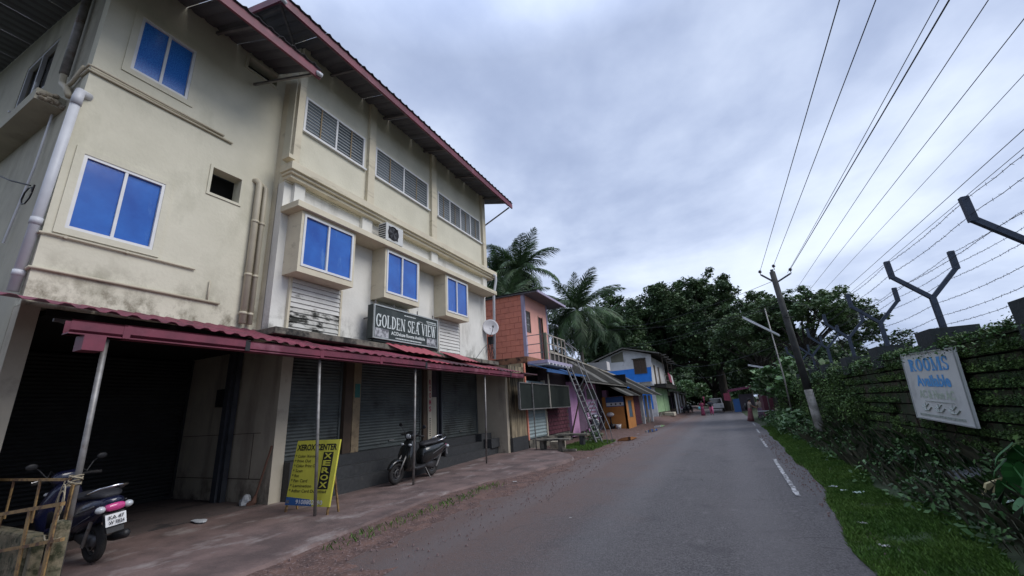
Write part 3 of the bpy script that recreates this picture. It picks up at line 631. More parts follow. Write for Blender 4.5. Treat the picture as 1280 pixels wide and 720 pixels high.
b = MB().tube([(-8.2, 1.76, 4.22), (X, 1.765, 4.25), (X, 1.85, 4.255), (X, 3.68, 4.245)], .017)
for y in (2.0, 2.7): b.box(XL, X+.02, y, y+.03, 4.235, 4.275)
b.build('conduit', 'pvc', H, smooth=False)
MB().tube([(-8.2, 1.76, 3.70), (X, 1.765, 3.735), (X, 1.85, 3.74), (X, 4.16, 3.71)], .022).tube([(X, 3.95, 3.72), (X, 3.95, 4.10)], .012).build('conduit', 'pvc', H, smooth=True)
for (y, r, z1) in ((4.56, .062, 6.35), (4.70, .045, 6.30)):
    b = MB().tube([(XL-.02, y-.06, z1+.12), (X, y-.04, z1+.13), (XL+.08, y, z1+.06), (XL+.085, y, z1-.05), (XL+.09, y+.02, 3.4)], r, 12)
    for zz in (5.55, 4.4, 3.62): b.tube([(XL+.088, y+.01, zz), (XL+.088, y+.01, zz-.05)], r+.010, 12)
    b.build('downpipe', 'pvc', H, smooth=True)
# dark cable with a loop hanging from the big pipe
MB().tube([(-8.35, 1.62, 5.0), (-8.75, 1.5, 5.15), (-10, 1.3, 5.75)], .012, 6).tube([(-8.16+.0, 1.62, 4.95)]+[(-8.42+.19*math.cos(t), 1.63, 4.86+.13*math.sin(t)) for t in [0, .8, 1.6, 2.4, 3.2, 4, 4.8, 5.6, 6.2]], .010, 6).build('cable_loop', 'black', H)

# ---- right wing, upper floors
UW = [(5.16, 7.02, 8.02, 8.98), (7.42, 9.82, 8.02, 8.98), (10.34, 13.18, 8.02, 8.98)]
holed_wall('wall', XR, 4.90, 13.45, 6.55, 10.55, UW, .24, 'cream', H)
BW = [(5.12, 6.44), (7.56, 8.82), (10.22, 11.42)]
holed_wall('wall', XR-.04, 4.90, 13.45, 3.10, 6.549, [(a+.06, c-.06, 4.66, 5.72) for a, c in BW], .22, 'whitewall', H)
MB().box(-12, XR-.25, 13.2, 13.448, 3.1, 10.5).build('end_wall', 'whitewall', H)
MB().box(-8.4, XR-.245, 4.90, 5.1, 3.1, 10.6).build('return_wall', 'cream2', H)
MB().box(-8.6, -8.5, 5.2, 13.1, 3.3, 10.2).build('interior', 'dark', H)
for i, (y0, y1, z0, z1) in enumerate(UW):
    f = window_x(y0, y1, z0, z1, XR, (2, 2, 4)[i], 'greyglass', H, fw_=.055)
    n = 9; b = MB()
    for k in range(n):
        zz = z0+.08+(z1-z0-.16)*(k+.5)/n; b.box(XR-.014, XR-.008, y0+.06, y1-.06, zz-.011, zz+.011)
    b.build('grille', 'slat', f)
    b = MB(); m_ = (2, 2, 4)[i]; w_ = (y1-y0)/m_
    for k in range(m_): b.box(XR-.008, XR+.004, y0+w_*(k+.5)-.016, y0+w_*(k+.5)+.016, z0+.06, z1-.06)
    b.build('grille_upright', 'tan', f)
    MB().box(XR, XR+.07, y0-.04, y1+.04, z0-.05, z0-.002).build('window_sill', 'white_frame', H)
for (y0, y1) in ((4.93, 5.09), (7.10, 7.33), (9.90, 10.16), (13.24, 13.47)): MB().box(XR, XR+.10, y0, y1, 6.915, 10.40).build('pilaster', 'cream2', H)
for (y0, y1) in ((5.08, 5.33), (7.02, 7.36), (9.92, 10.26), (13.18, 13.46)): MB().box(XR-.04, XR+.06, y0, y1, 5.94, 6.60).build('pilaster', 'whitewall', H)
MB().box(XR-.1, XR+.30, 4.80, 13.9, 6.72, 6.90).box(XR-.1, XR+.24, 4.84, 13.84, 6.66, 6.72).box(XR-.1, XR+.17, 4.88, 13.8, 6.58, 6.66).build('cornice', 'cream2', H, bevel=.008)
MB().box(XR-.05, XR+.52, 4.88, 13.40, 5.80, 5.94).build('cornice', 'cream2', H, bevel=.008)
MB().box(XR-.02, XR+.22, 4.76, 4.91, 7.0, 7.09).build('cornice_return', 'cream2', H)
for i, (y0, y1) in enumerate(BW):
    Xb = XR+.42
    by = MB().box(XR-.04, Xb, y0-.06, y0, 4.44, 5.799).box(XR-.04, Xb, y1, y1+.06, 4.44, 5.799).box(XR-.04, Xb, y0, y1, 4.44, 4.57).box(XR-.04, Xb, y0, y1, 5.74, 5.799).build('bay_window', 'cream2', H)
    fr = MB(); z0, z1 = 4.575, 5.738; w = .05
    fr.box(Xb-.04, Xb+.015, y0+.002, y0+w, z0, z1).box(Xb-.04, Xb+.015, y1-w, y1-.002, z0, z1).box(Xb-.04, Xb+.015, y0+w, y1-w, z0, z0+w).box(Xb-.04, Xb+.015, y0+w, y1-w, z1-w, z1)
    ym = (y0+y1)/2-.03; fr.box(Xb-.035, Xb+.010, ym-.022, ym+.022, z0+w, z1-w); fr.build('window_frame', 'white_frame', by)
    for a, c, dx in ((y0+w, ym-.023, .03), (ym+.023, y1-w, .018)): MB().box(Xb-dx-.006, Xb-dx, a+.002, c-.002, z0+w+.002, z1-w-.002).build('pane', 'bluefilm', by)
    # louvre boards under the bay
    lv = MB().box(XR-.039, XR+.03, y0+.10, y0+.15, 3.30, 4.438).box(XR-.039, XR+.03, y1+.07, y1+.12, 3.30, 4.438).build('louvre_panel', 'cream2' if i != 2 else 'whitewall', H)
    nb = 11
    for k in range(nb):
        zz = 3.30+k*(1.138/nb)
        MB().hexa([(XR-.036, y0+.152, zz+.004), (XR+.026, y0+.152, zz+.004), (XR+.026, y1+.068, zz+.004), (XR-.036, y1+.068, zz+.004),
                   (XR-.036, y0+.152, zz+.099), (XR+.004, y0+.152, zz+.099), (XR+.004, y1+.068, zz+.099), (XR-.036, y1+.068, zz+.099)]).build('louvre_board', 'louvredirty' if i == 0 and k < 5 else 'louvre', lv)
# ledge above the shop fronts
MB().box(-8.05, XR+.40, 4.76, 13.5, 3.14, 3.27).build('ledge', 'ledge', H, bevel=.012)

# ---- roofs (seen from below)
def roof(name, xw, zw, xe, ze, y0, y1, y2w, slope_back, label, ribs):
    rf = MB().box(xe-.03, xe+.02, y0-.02, y1+.02, ze-.17, ze+.03).build(name, 'maroon', H, label=label)      # eave fascia
    n = max(1, round((y1-y0)/1.02)); w = (y1-y0)/n
    for i in range(n):
        a, c = y0+i*w, y0+(i+1)*w-.008
        MB().sheet((xw, a, zw+.06), (xw, c, zw+.06), (xe+.06, c, ze+.05), (xe+.06, a, ze+.05), 4, .035, .006, 'rib').build('roof_sheet', 'roofunder', rf)
    b = MB()
    k = (zw-ze)/(xe-xw)
    for t in (.12, .5, .86):
        x = xe-(xe-xw)*t if t != .12 else xe-.15
        zc = ze+(xe-x)*k; b.bar((x, y0, zc-.02), (x, y1, zc-.02), .05, .07)
    y = y0+.15
    while y < y1: b.bar((xw, y, zw-.02), (xe-.05, y, ze-.02), .05, .06); y += ribs
    b.build('roof_frame', 'roofsteel', rf)
    b = MB().tube([(xe+.08, y0, ze-.06), (xe+.08, y1, ze-.06)], .065, 10)
    return rf
r1 = roof('roof', -10.4, 10.35, -6.60, 8.80, -3.0, 4.72, 0, .1, 'left wing roof with maroon eave board', 1.55)
r2 = roof('roof', -10.8, 11.0, -6.58, 9.86, 3.72, 14.15, 0, .1, 'right wing roof with maroon eave board', 1.9)
# gable edge of the right wing roof, with struts
b = MB().bar((-10.8, 3.70, 10.98), (-6.55, 3.70, 9.80), .04, .17).build('verge_board', 'maroon', r2)
for a, c in (((-7.62, 5.0, 9.6), (-6.75, 3.78, 9.86)), ((-7.62, 5.0, 9.75), (-7.55, 3.78, 10.05)), ((-8.3, 5.0, 9.8), (-8.6, 3.8, 10.32))): MB().bar(a, c, .04, .05).build('roof_strut', 'roofsteel', r2)
MB().bar((-7.62, 13.46, 8.85), (-6.66, 14.05, 9.72), .04, .05).build('roof_strut', 'steelpost', r2)
MB().tube([(-6.56, 4.74, 8.72), (-6.56, 4.62, 8.70)], .05, 12).build('gutter_outlet', 'pvcwhite', r1, smooth=True)
MB().tube([(-6.52, 3.64, 9.76), (-6.56, 3.78, 9.74)], .045, 12).build('gutter_outlet', 'pvcwhite', r2, smooth=True)
MB().bar((XL+.0, 4.2, 8.75), (-6.75, 4.66, 8.78), .04, .05).build('roof_strut', 'steelpost', r1)
for k in range(9):
    xa = -9.3-k*1.0
    MB().sheet((xa, .55, 9.52+k*.125), (xa-.99, .55, 9.645+k*.125), (xa-.99, 1.788, 9.63+k*.125), (xa, 1.788, 9.505+k*.125), 4, .03, .006, 'rib').build('soffit_sheet', 'roofunder', r1)
MB().bar((-9.28, .52, 9.45), (-18.3, .52, 10.6), .05, .16).build('verge_board', 'maroon', r1)
# right end downpipe
MB().tube([(-7.35, 13.62, 6.75), (-7.28, 13.68, 6.7), (-7.28, 13.70, 6.5), (-7.38, 13.66, 5.9), (-7.45, 13.62, 3.4)], .05, 10).build('downpipe', 'pvcwhite', H, smooth=True)

# ---- ground floor
MB().box(-11.4, -8.06, 5.54, 5.78, .0, 3.21).build('partition_wall', 'lowwall', H)
MB().box(-8.059, XL+.004, 5.537, 5.783, 0, 3.13).build('partition_end', 'lowlight', H)
b = MB().box(-11.3, -8.3, 5.532, 5.539, .50, .515).box(-11.3, -8.5, 5.532, 5.539, 1.36, 1.372).box(-8.72, -8.71, 5.532, 5.539, .515, 1.36).build('plaster_groove', 'brownpillar', H)
MB().box(-9.62, -9.46, 5.36, 5.50, .06, 3.2).box(-9.42, -9.34, 5.40, 5.50, .06, 3.2).build('drain_column', 'darkpost', H)
MB().box(-9.98, -9.70, 5.40, 5.539, 1.95, 2.32).build('meter_box', 'darkbox', H)
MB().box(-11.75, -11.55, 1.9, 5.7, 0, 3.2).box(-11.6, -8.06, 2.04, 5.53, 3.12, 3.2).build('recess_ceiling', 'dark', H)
def rolling_shutter(X, y0, y1, z0, z1, m_, pitch, label=None):
    b = MB(); n = int((z1-z0)/pitch)
    for i in range(n):
        z = z0+i*pitch; K = 4
        for k in range(K):
            a, c = PI*k/K, PI*(k+1)/K; za, zc = z+pitch*k/K, z+pitch*(k+1)/K
            b.quad((X+.022*math.sin(a), y0, za), (X+.022*math.sin(a), y1, za), (X+.022*math.sin(c), y1, zc), (X+.022*math.sin(c), y0, zc))
    s = b.build('rolling_shutter', m_, H, label=label)
    MB().box(X-.03, X+.035, y0, y1, z0-.07, z0-.002).build('bottom_rail', m_, s)
    for a, c in ((y0-.05, y0-.001), (y1+.001, y1+.05)): MB().box(X-.04, X+.05, a, c, z0-.05, z1).build('guide_rail', m_, s)
    MB().box(X+.02, X+.05, (y0+y1)/2-.09, (y0+y1)/2+.09, z0+.06, z0+.09).build('handle', 'steelpost', s)
    return s
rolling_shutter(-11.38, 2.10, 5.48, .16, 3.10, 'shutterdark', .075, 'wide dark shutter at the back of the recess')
rolling_shutter(-8.20, 5.86, 7.16, .86, 3.1, 'shutter', .07)
rolling_shutter(-8.20, 7.76, 10.14, .86, 3.1, 'shutter', .07)
rolling_shutter(-8.20, 11.28, 13.36, .86, 3.1, 'shutter', .07)
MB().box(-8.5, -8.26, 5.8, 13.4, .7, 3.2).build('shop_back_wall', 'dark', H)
MB().box(-8.25, -8.06, 7.23, 7.46, .70, 3.13).build('pillar', 'brownpillar', H)
MB().box(-8.25, -8.04, 7.465, 7.69, .70, 3.13).build('pillar', 'tan', H)
MB().box(-8.038, -8.03, 7.50, 7.66, 2.03, 2.36).build('green_plaque', 'greenplaque', H)
MB().box(-8.25, -8.08, 10.20, 10.38, .70, 3.13).build('pillar', 'brownpillar', H)
lp = MB().box(-8.25, -8.05, 10.385, 10.56, .70, 3.13).build('pillar', 'lowlight', H)
MB().box(-8.25, -8.14, 10.57, 10.92, .7, 2.05).build('panel_door', 'greywall', H)
MB().box(-8.25, -8.13, 10.57, 10.92, 2.055, 3.1).build('panel_door', 'plum', H)
MB().box(-8.22, -8.10, 10.93, 10.97, .7, 3.1).box(-8.22, -8.10, 11.12, 11.16, .7, 3.1).build('door_frame', 'darkpost', H)
for i, ch in enumerate('ROOMS'):
    text('letter', ch, (-8.046, 10.425, 2.42-i*.20), (0, 1, 0), (0, 0, 1), .10, .155, 'redink', lp, .03)
b = MB()
for i in range(9): b.box(-8.048, -8.044, 10.45, 10.50, 1.40-i*.06, 1.43-i*.06)
b.build('small_lettering', 'ink', lp)
# plinth and steps
st = MB().box(-8.6, -7.86, 5.79, 13.42, .0, .78).build('plinth', 'granite', H)
MB().box(-7.859, -7.60, 5.95, 13.42, .0, .56).build('step', 'granite', H)
MB().box(-7.599, -7.36, 6.05, 13.42, .0, .33).build('step', 'granite', H)
b = MB().box(-7.9, -7.62, 12.75, 13.42, .561, .80).box(-7.6, -7.30, 12.85, 13.42, .331, .62).build('step', 'granite', H)
MB().box(-8.7, -6.97, 13.44, 13.62, .0, 3.0).build('end_partition', 'lowwall', H)
MB().box(-8.2, -6.90, 13.625, 14.88, .58, 3.12).build('corner_block', 'stained', H)
MB().box(-8.2, -6.86, 13.60, 14.90, .0, .575).build('corner_plinth', 'granite', H)

# ---- tin awning
A = MB().box(-6.46, -6.30, 1.80, 13.62, 2.60, 2.615).build('awning', 'maroon', H, label='tin awning on thin posts')
yy = 1.80
segs = [1.80, 2.3, 3.75, 5.08, 6.55, 8.05, 9.6, 11.1, 12.6, 13.62]
for i, (a, c) in enumerate(zip(segs, segs[1:])):
    dz = .01*math.sin(i*2.1)
    b = MB(); K = 8
    pts = [(-6.47, 2.76), (-6.47, 2.63), (-6.44, 2.60), (-6.34, 2.60), (-6.30, 2.64), (-6.30, 2.74), (-6.285, 2.75)]
    n = len(pts)
    for y in (a+.004, c-.004):
        for x, z in pts: b.v.append((x, y, z+dz))
        for x, z in pts: b.v.append((x+.006, y, z+dz+.006))
    for k in range(n-1):
        b.f.append((k, k+1, 2*n+k+1, 2*n+k)); b.f.append((n+k, 3*n+k, 3*n+k+1, n+k+1))
    b.build('gutter', 'maroon', A)
    MB().box(-6.30, -6.29, c-.035, c+.035, 2.60, 2.76).build('gutter_clip', 'black' if i % 3 == 1 else 'maroon', A)
MB().box(-6.50, -6.28, 1.93, 2.12, 2.43, 2.60).build('gutter_outlet', 'maroon', A)
# left sheets: eave rises above the gutter at the near end
n = 7
for i in range(n):
    a, c = -1.6+i*1.03, -1.6+(i+1)*1.03
    z = lambda y: 2.98-.045*max(0, y-.5)
    MB().sheet((-8.03, a, 3.30), (-8.03, c-.01, 3.30), (-6.42, c-.01, z(c)), (-6.42, a, z(a)), 5, .03, .005).build('roof_sheet', 'maroonsheet', A)
MB().sheet((-7.95, 5.62, 3.20), (-7.95, 6.6, 3.18), (-6.38, 6.6, 2.79), (-6.38, 5.62, 2.79), 4, .025, .005).build('roof_sheet', 'maroonsheet', A)
cols_ = ['maroonsheet', 'maroonsheet', 'redsheet', 'darksheet', 'darksheet', 'redsheet', 'darksheet', 'maroonsheet']
for i in range(8):
    a, c = 6.55+i*.89, 6.55+(i+1)*.89
    sk = .5 if i in (2, 4) else .25
    MB().sheet((-7.80, a-sk, 3.20+.02*(i % 2)), (-7.80, c-sk, 3.20+.02*(i % 2)), (-6.36, c+.05, 2.785+.012*(i % 2)), (-6.36, a+.02, 2.785+.012*(i % 2)), 4, .022, .005).build('roof_sheet', cols_[i], A)
MB().sheet((-7.28, 7.6, 3.31), (-7.25, 9.3, 3.30), (-6.95, 9.75, 3.09), (-6.95, 8.1, 3.08), 6, .02, .004).build('loose_sheet', 'redsheet', A)
MB().sheet((-7.28, 9.9, 3.30), (-7.25, 11.0, 3.29), (-6.9, 11.6, 3.06), (-6.9, 10.6, 3.06), 5, .02, .004).build('loose_sheet', 'redsheet', A)
b = MB()
for y in (2.2, 5.15, 7.8, 11.05, 13.5): b.bar((-8.0, y, 3.05), (-6.4, y, 2.63), .04, .05)
for x in (-6.42, -7.2): b.bar((x, 1.9, 2.70+(-6.4-x)*.25), (x, 13.5, 2.70+(-6.4-x)*.25), .04, .04)
b.build('awning_frame', 'roofsteel', A)
for (xb, yb, xt, yt, r) in ((-6.40, 2.20, -6.40, 2.16, .030), (-6.25, 5.13, -6.42, 5.13, .026), (-6.46, 7.81, -6.42, 7.79, .026), (-6.50, 11.1, -6.42, 11.05, .026)):
    MB().tube([(xb, yb, .06), ((xb+xt)/2+.01, (yb+yt)/2, 1.3), (xt, yt, 2.62)], r, 10).build('post', 'steelpost', A, smooth=True)

# ---- sign over the awning
S = thing('hotel_signboard', 'dark green GOLDEN SEA VIEW signboard with white serif letters above the tin awning', 'signboard', (-7.15, 8.45, 3.35))
y0, y1, z0, z1 = 7.18, 9.72, 3.36, 4.20
MB().box(-7.40, -7.222, y0, y1, z0, z1).build('box', 'signblack', S)
MB().box(-7.22, -7.205, y0+.03, y1-.03, z0+.03, z1-.03).build('face', 'signblack', S)
MB().box(-7.22, -7.185, y0, y1, z0, z0+.03).box(-7.22, -7.185, y0, y1, z1-.03, z1).box(-7.22, -7.185, y0, y0+.03, z0+.03, z1-.03).box(-7.22, -7.185, y1-.03, y1, z0+.03, z1-.03).build('frame', 'signrim', S)
Xs = -7.198; Y_ = (0, 1, 0); Z_ = (0, 0, 1)
serif_text('lettering', 'GOLDEN SEA VIEW', (Xs, 7.26, 3.655), Y_, Z_, 2.37, .325, 'signwhite', S)
text('lettering', 'AC/Deluxe Rooms Available', (Xs, 7.79, 3.51), Y_, Z_, 1.34, .095, 'signwhite', S, .03)
b = MB()
y = 7.95
while y < 8.98: w = .02+.05*rnd.random(); b.box(Xs, Xs+.002, y, y+w, 3.425, 3.455); y += w+.012
b.build('small_lettering', 'signwhite', S)
b = MB(); y = 8.27
while y < 8.72: w = .02+.05*rnd.random(); b.box(Xs, Xs+.002, y, y+w, 4.075, 4.10); y += w+.01
y = 9.20
while y < 9.62: w = .02+.05*rnd.random(); b.box(Xs, Xs+.002, y, y+w, 4.06, 4.09); b.box(Xs, Xs+.002, y+.03, y+w*.8+.03, 4.01, 4.035); y += w+.01
b.build('small_lettering', 'signwhite', S)
MB().tube([(Xs, 8.93+.12*math.cos(t), 3.98+.04*math.sin(t)) for t in [0, .6, 1.2, 1.8, 2.4, 3.0]], .008, 5).box(Xs-.002, Xs+.002, 8.80, 8.90, 3.94, 3.99).build('emblem', 'signwhite', S)
MB().box(Xs-.003, Xs, 7.24, 7.70, 3.40, 3.62).build('printed_photo', 'photo', S)
MB().box(Xs-.003, Xs, 9.22, 9.66, 3.40, 3.62).build('printed_photo', 'photo', S)
b = MB()
for y in (7.3, 7.95, 8.9, 9.6): b.box(-7.66, -7.38, y, y+.025, 3.9, 3.93).box(-7.30, -7.28, y, y+.02, 4.20, 4.34)
b.build('bracket', 'roofsteel', S)
MB().tube([(-7.28, 7.25, 3.325), (-7.28, 9.78, 3.325)], .05, 10).build('lamp_housing', 'signblack', S, smooth=True)

# ---- air conditioner on the ledge
S = thing('air_conditioner', 'white outdoor air conditioner unit standing on the cream ledge between bay windows', 'air conditioner', (-7.3, 7.75, 5.94))
MB().box(-7.44, -7.16, 7.46, 8.12, 5.99, 6.50).build('casing', 'acwhite', S, bevel=.015)
MB().torus((-7.155, 7.73, 6.245), .19, .012, 'x', 24, 6).build('fan_ring', 'darkbox', S)
b = MB()
for i in range(5):
    b.torus((-7.152, 7.73, 6.245), .04+.032*i, .004, 'x', 20, 4)
b.build('fan_grille', 'black', S)
MB().box(-7.1595, -7.157, 7.55, 7.91, 6.07, 6.42).build('fan_recess', 'darkbox', S)
b = MB()
for k in range(5):
    a = 2*PI*k/5; b.quad((-7.155, 7.73, 6.245), (-7.155, 7.73+.16*math.cos(a), 6.245+.16*math.sin(a)), (-7.155, 7.73+.16*math.cos(a+.6), 6.245+.16*math.sin(a+.6)))
b.build('fan_blade', 'alloy', S)
b = MB()
for i in range(7): b.box(-7.42, -7.18, 7.452, 7.459, 6.03+i*.065, 6.06+i*.065)
b.build('side_louvre', 'darkbox', S)
MB().box(-7.44, -7.16, 7.5, 7.54, 5.94, 5.99).box(-7.44, -7.16, 8.0, 8.04, 5.94, 5.99).build('foot', 'black', S)

# ---- satellite dish and cables at the far end
S = thing('satellite_dish', 'round white satellite dish on the wall corner beside the salmon house', 'satellite dish', (-7.5, 13.4, 4.1))
b = MB(); nu, nv = 28, 6
dn = Vector((.62, -.75, .28)).normalized(); dx = dn.cross(Vector((0, 0, 1))).normalized(); dz_ = dx.cross(dn)*-1
for j in range(nv+1):
    r = .31*j/nv
    for k in range(nu):
        a = 2*PI*k/nu; q = Vector((-7.47, 13.42, 4.56))+dx*r*math.cos(a)+dz_*r*1.08*math.sin(a)+dn*(.55*r*r*1.6); b.v.append(tuple(q))
for j in range(nv):
    for k in range(nu): b.f.append((j*nu+k, j*nu+(k+1) % nu, (j+1)*nu+(k+1) % nu, (j+1)*nu+k))
o = b.build('reflector', 'dish', S, smooth=True); md = o.modifiers.new('t', 'SOLIDIFY'); md.thickness = .012
MB().tube([(-7.40, 13.30, 4.26), (-7.22, 13.12, 4.36), (-7.15, 13.05, 4.5)], .010, 6).build('feed_arm', 'alloy', S)
MB().ell((-7.14, 13.04, 4.52), (.035, .035, .05)).build('feed_horn', 'alloy', S, smooth=True)
MB().tube([(-7.50, 13.44, 4.5), (-7.52, 13.46, 4.2), (-7.56, 13.47, 4.0)], .018, 8).box(-7.62, -7.40, 13.455, 13.50, 3.95, 4.25).build('mast', 'darkbox', S)
b = MB()
for k in range(9):
    p0 = Vector((-7.5+.1*rnd.random(), 13.40, 4.1)); pts = [p0]
    for q in range(5): pts.append(pts[-1]+Vector((rnd.uniform(-.06, .06), rnd.uniform(-.03, .03), -.14)))
    b.tube(pts, .008, 5)
b.tube([(-7.5, 13.4, 4.0), (-7.50, 12.9, 3.75), (-7.54, 12.4, 3.32)], .008, 5)
b.build('hanging_cables', 'black', S)

# ---- photocopy board
S = thing('copy_shop_sign', 'yellow XEROX CENTER price board leaning behind a thin awning post', 'signboard', (-6.6, 5.30, .06))
o = Vector((-7.10, 5.20, .17)); R_ = Vector((1, .04, 0)).normalized(); U = Vector((.03, .12, 1)).normalized(); wd, ht = 1.03, 1.04
nn = -R_.cross(U).normalized()*-1
nn = R_.cross(U).normalized()
if nn.y > 0: nn = -nn
P = lambda a, c, d=0: o+R_*a+U*c+nn*d
MB().hexa([P(0, 0, -.03), P(wd, 0, -.03), P(wd, 0, 0), P(0, 0, 0), P(0, ht, -.03), P(wd, ht, -.03), P(wd, ht, 0), P(0, ht, 0)]).build('panel', 'yellow', S)
for x in (.03, wd-.03):
    MB().bar(P(x, 0, -.02), P(x, -.13, -.02), .03).bar(P(x, .5, -.03), P(x+.02, -.13, -.25), .025).build('leg', 'yellowrust', S)
MB().hexa([P(0.002, 0.002, .001), P(wd*.62, 0.002, .001), P(wd*.62, 0.002, .003), P(0.002, 0.002, .003), P(0.002, .13, .001), P(wd*.55, .10, .001), P(wd*.55, .10, .003), P(0.002, .13, .003)]).build('blue_band', 'blueprint', S)
bk = MB().hexa([P(.70, .26, .001), P(.93, .26, .001), P(.93, .26, .003), P(.70, .26, .003), P(.70, .84, .001), P(.93, .84, .001), P(.93, .84, .003), P(.70, .84, .003)]).build('black_band', 'ink', S)
text('lettering', 'XEROX CENTER', P(.03, .87, .004), R_, U, .96, .105, 'ink', S, .035)
for i, s_ in enumerate(['* Color Xerox', '* Print Out', '* Color Print Out', '* Scan', '* Rtc', '* Pan Card', '* Lamination', '* Adhar Card Download']):
    text('lettering', s_, P(.03, .755-i*.079, .004), R_, U, (.50, .40, .60, .24, .18, .40, .52, .88)[i], .05, 'ink', S, .012)
for i, ch in enumerate('XEROX'): text('lettering', ch, P(.725, .735-i*.113, .006), R_, U, .18, .088, 'yellow', S, .03)
text('lettering', '9108802590', P(.25, .025, .005), R_, U, .62, .068, 'plate', S, .02)
MB().hexa([P(.02, .03, .004), P(.09, .03, .004), P(.09, .03, .006), P(.02, .03, .006), P(.02, .08, .004), P(.09, .08, .004), P(.09, .08, .006), P(.02, .08, .006)]).build('mark', 'photo', S)

# broom, bag of rubbish at the partition
tag(MB().tube([(-8.30, 5.42, .12), (-8.02, 5.48, 1.12)], .018, 8).tube([(-8.36, 5.38, .07), (-8.30, 5.42, .14), (-8.27, 5.43, .26)], [.07, .055, .02], 10).build('broom', 'steelbroom'), 'brown broom leaning on the pale partition end left of the yellow board', 'broom')
def crumple(name, c, r, m_, seed, label, cat):
    b = MB().ell(c, r, 14, 9)
    from mathutils import noise
    b.v = [tuple(Vector(c)+(Vector(q)-Vector(c))*(1+.55*noise.noise(Vector(q)*9+Vector((seed, 0, 0))))) for q in b.v]
    return tag(b.build(name, m_), label, cat)
crumple('plastic_bag', (-8.52, 5.40, .14), (.15, .09, .09), 'palecloth', 3, 'crumpled grey plastic bag on the floor beside the broom', 'bag')
crumple('plastic_bag', (-7.9, 4.3, .095), (.16, .08, .02), 'palecloth', 5, 'flattened pale plastic sheet lying on the dusty recess floor', 'bag')

# ================================================================ SALMON HOUSE
S = thing('salmon_house', 'small two storey salmon pink block house with a railed landing, right beside the hotel', 'house', (-7.0, 16.8, 0))
XS = -6.95; Y0, Y1 = 15.50, 18.15
# side wall towards the camera: painted blocks laid in courses (joints recessed)
MB().box(-9.6, XS-.02, Y0+.03, Y0+.2, 3.4, 6.32).build('side_wall', 'salmonjoint', S)
zc = 3.62; row = 0
while zc < 6.12:
    h = .245; x = -9.6+(.0 if row % 2 else -.22)
    while x < XS-.15:
        x1 = min(x+.43, XS-.10); a = max(x, -9.6)
        if x1-a > .06: MB().box(a+.007, x1-.007, Y0+.006+.008*rnd.random(), Y0+.035, zc+.008, zc+h-.008).build('block', 'salmon', S)
        x += .43
    zc += h; row += 1
holed_wall('front_wall', XS, Y0+.12, Y1-.12, 3.62, 6.30, [(15.66, 16.10, 4.66, 5.60), (17.02, 17.50, 3.64, 5.56)], .18, 'pinkwall', S)
MB().box(XS-.12, XS+.02, Y0-.01, Y0+.118, 3.62, 6.28).build('corner_post', 'lilac', S)
MB().box(XS-.12, XS+.02, Y1-.118, Y1+.01, 3.62, 6.28).build('corner_post', 'lilac', S)
f = MB().box(XS-.04, XS+.012, 15.66, 15.70, 4.66, 5.60).box(XS-.04, XS+.012, 16.06, 16.10, 4.66, 5.60).box(XS-.04, XS+.012, 15.70, 16.06, 4.66, 4.70).box(XS-.04, XS+.012, 15.70, 16.06, 5.56, 5.60).build('window', 'wood', S)
MB().box(XS-.10, XS-.09, 15.70, 16.06, 4.70, 5.56).build('pane', 'darkglass', f)
b = MB()
for k in range(4): b.box(XS-.03, XS-.015, 15.77+k*.075, 15.785+k*.075, 4.70, 5.56)
for z in (5.0, 5.28): b.box(XS-.03, XS-.012, 15.70, 16.06, z, z+.02)
b.build('window_bar', 'slat', f)
MB().box(XS-.12, XS-.08, 17.02, 17.50, 3.64, 5.56).build('door', 'plum', S)
MB().box(XS-.05, XS+.012, 16.98, 17.02, 3.64, 5.60).box(XS-.05, XS+.012, 17.50, 17.54, 3.64, 5.60).build('door_frame', 'tan', S)
MB().box(-9.6, XS+.01, Y0-.05, Y1+.05, 3.36, 3.615).build('floor_band', 'rustwall', S)
rf = MB().hexa([(-10, Y0-.12, 6.34), (-6.25, Y0-.12, 6.26), (-6.25, Y1+.75, 6.26), (-10, Y1+.75, 6.34), (-10, Y0-.12, 6.39), (-6.25, Y0-.12, 6.31), (-6.25, Y1+.75, 6.31), (-10, Y1+.75, 6.39)]).build('roof', 'roofunder', S)
MB().box(-6.25, -6.20, Y0-.12, Y1+.75, 6.235, 6.33).build('fascia', 'lilac', rf)
b = MB()
for k in range(9): b.sheet((-9.9, Y0-.15+k*.39, 6.42), (-9.9, Y0+.24+k*.39, 6.42), (-6.22, Y0+.24+k*.39, 6.34), (-6.22, Y0-.15+k*.39, 6.34), 2, .02, .004)
b.build('roof_sheet', 'asb', rf)
# balcony slab, railings
MB().box(XS+.002, -6.06, Y0+.0, 18.6, 3.28, 3.40).build('landing', 'lilac', S)
b = MB()
for y in (15.55, 15.95, 16.35, 16.75, 17.15, 17.55, 17.95): b.box(XS+.0, -6.02, y, y+.1, 3.20, 3.28)
b.build('landing_beam', 'houseup', S)
rl = MB().box(-6.16, -6.05, Y0, Y0+.11, 3.40, 4.50).build('railing', 'railgreen', S)
for z in (3.72, 4.08, 4.46):
    MB().bar((XS, Y0+.04, z), (-6.16, Y0+.04, z), .03).build('rail', 'stairmetal', rl)
    MB().bar((-6.10, Y0+.1, z), (-6.10, 17.9, z), .035).build('rail', 'railmetal', rl)
for y in (15.95, 16.45, 16.95, 17.45, 17.9): MB().bar((-6.10, y, 3.40), (-6.10, y, 4.49), .035).build('rail_post', 'railmetal', rl)
for i in range(5):
    a = 15.42+i*1.04
    MB().sheet((-6.9, a, 3.30), (-6.9, a+1.05, 3.30), (-6.10, a+1.05, 3.02-.012*i), (-6.10, a, 3.02-.012*i), 5, .015, .004).build('blue_awning_sheet', 'bluesheet', S)
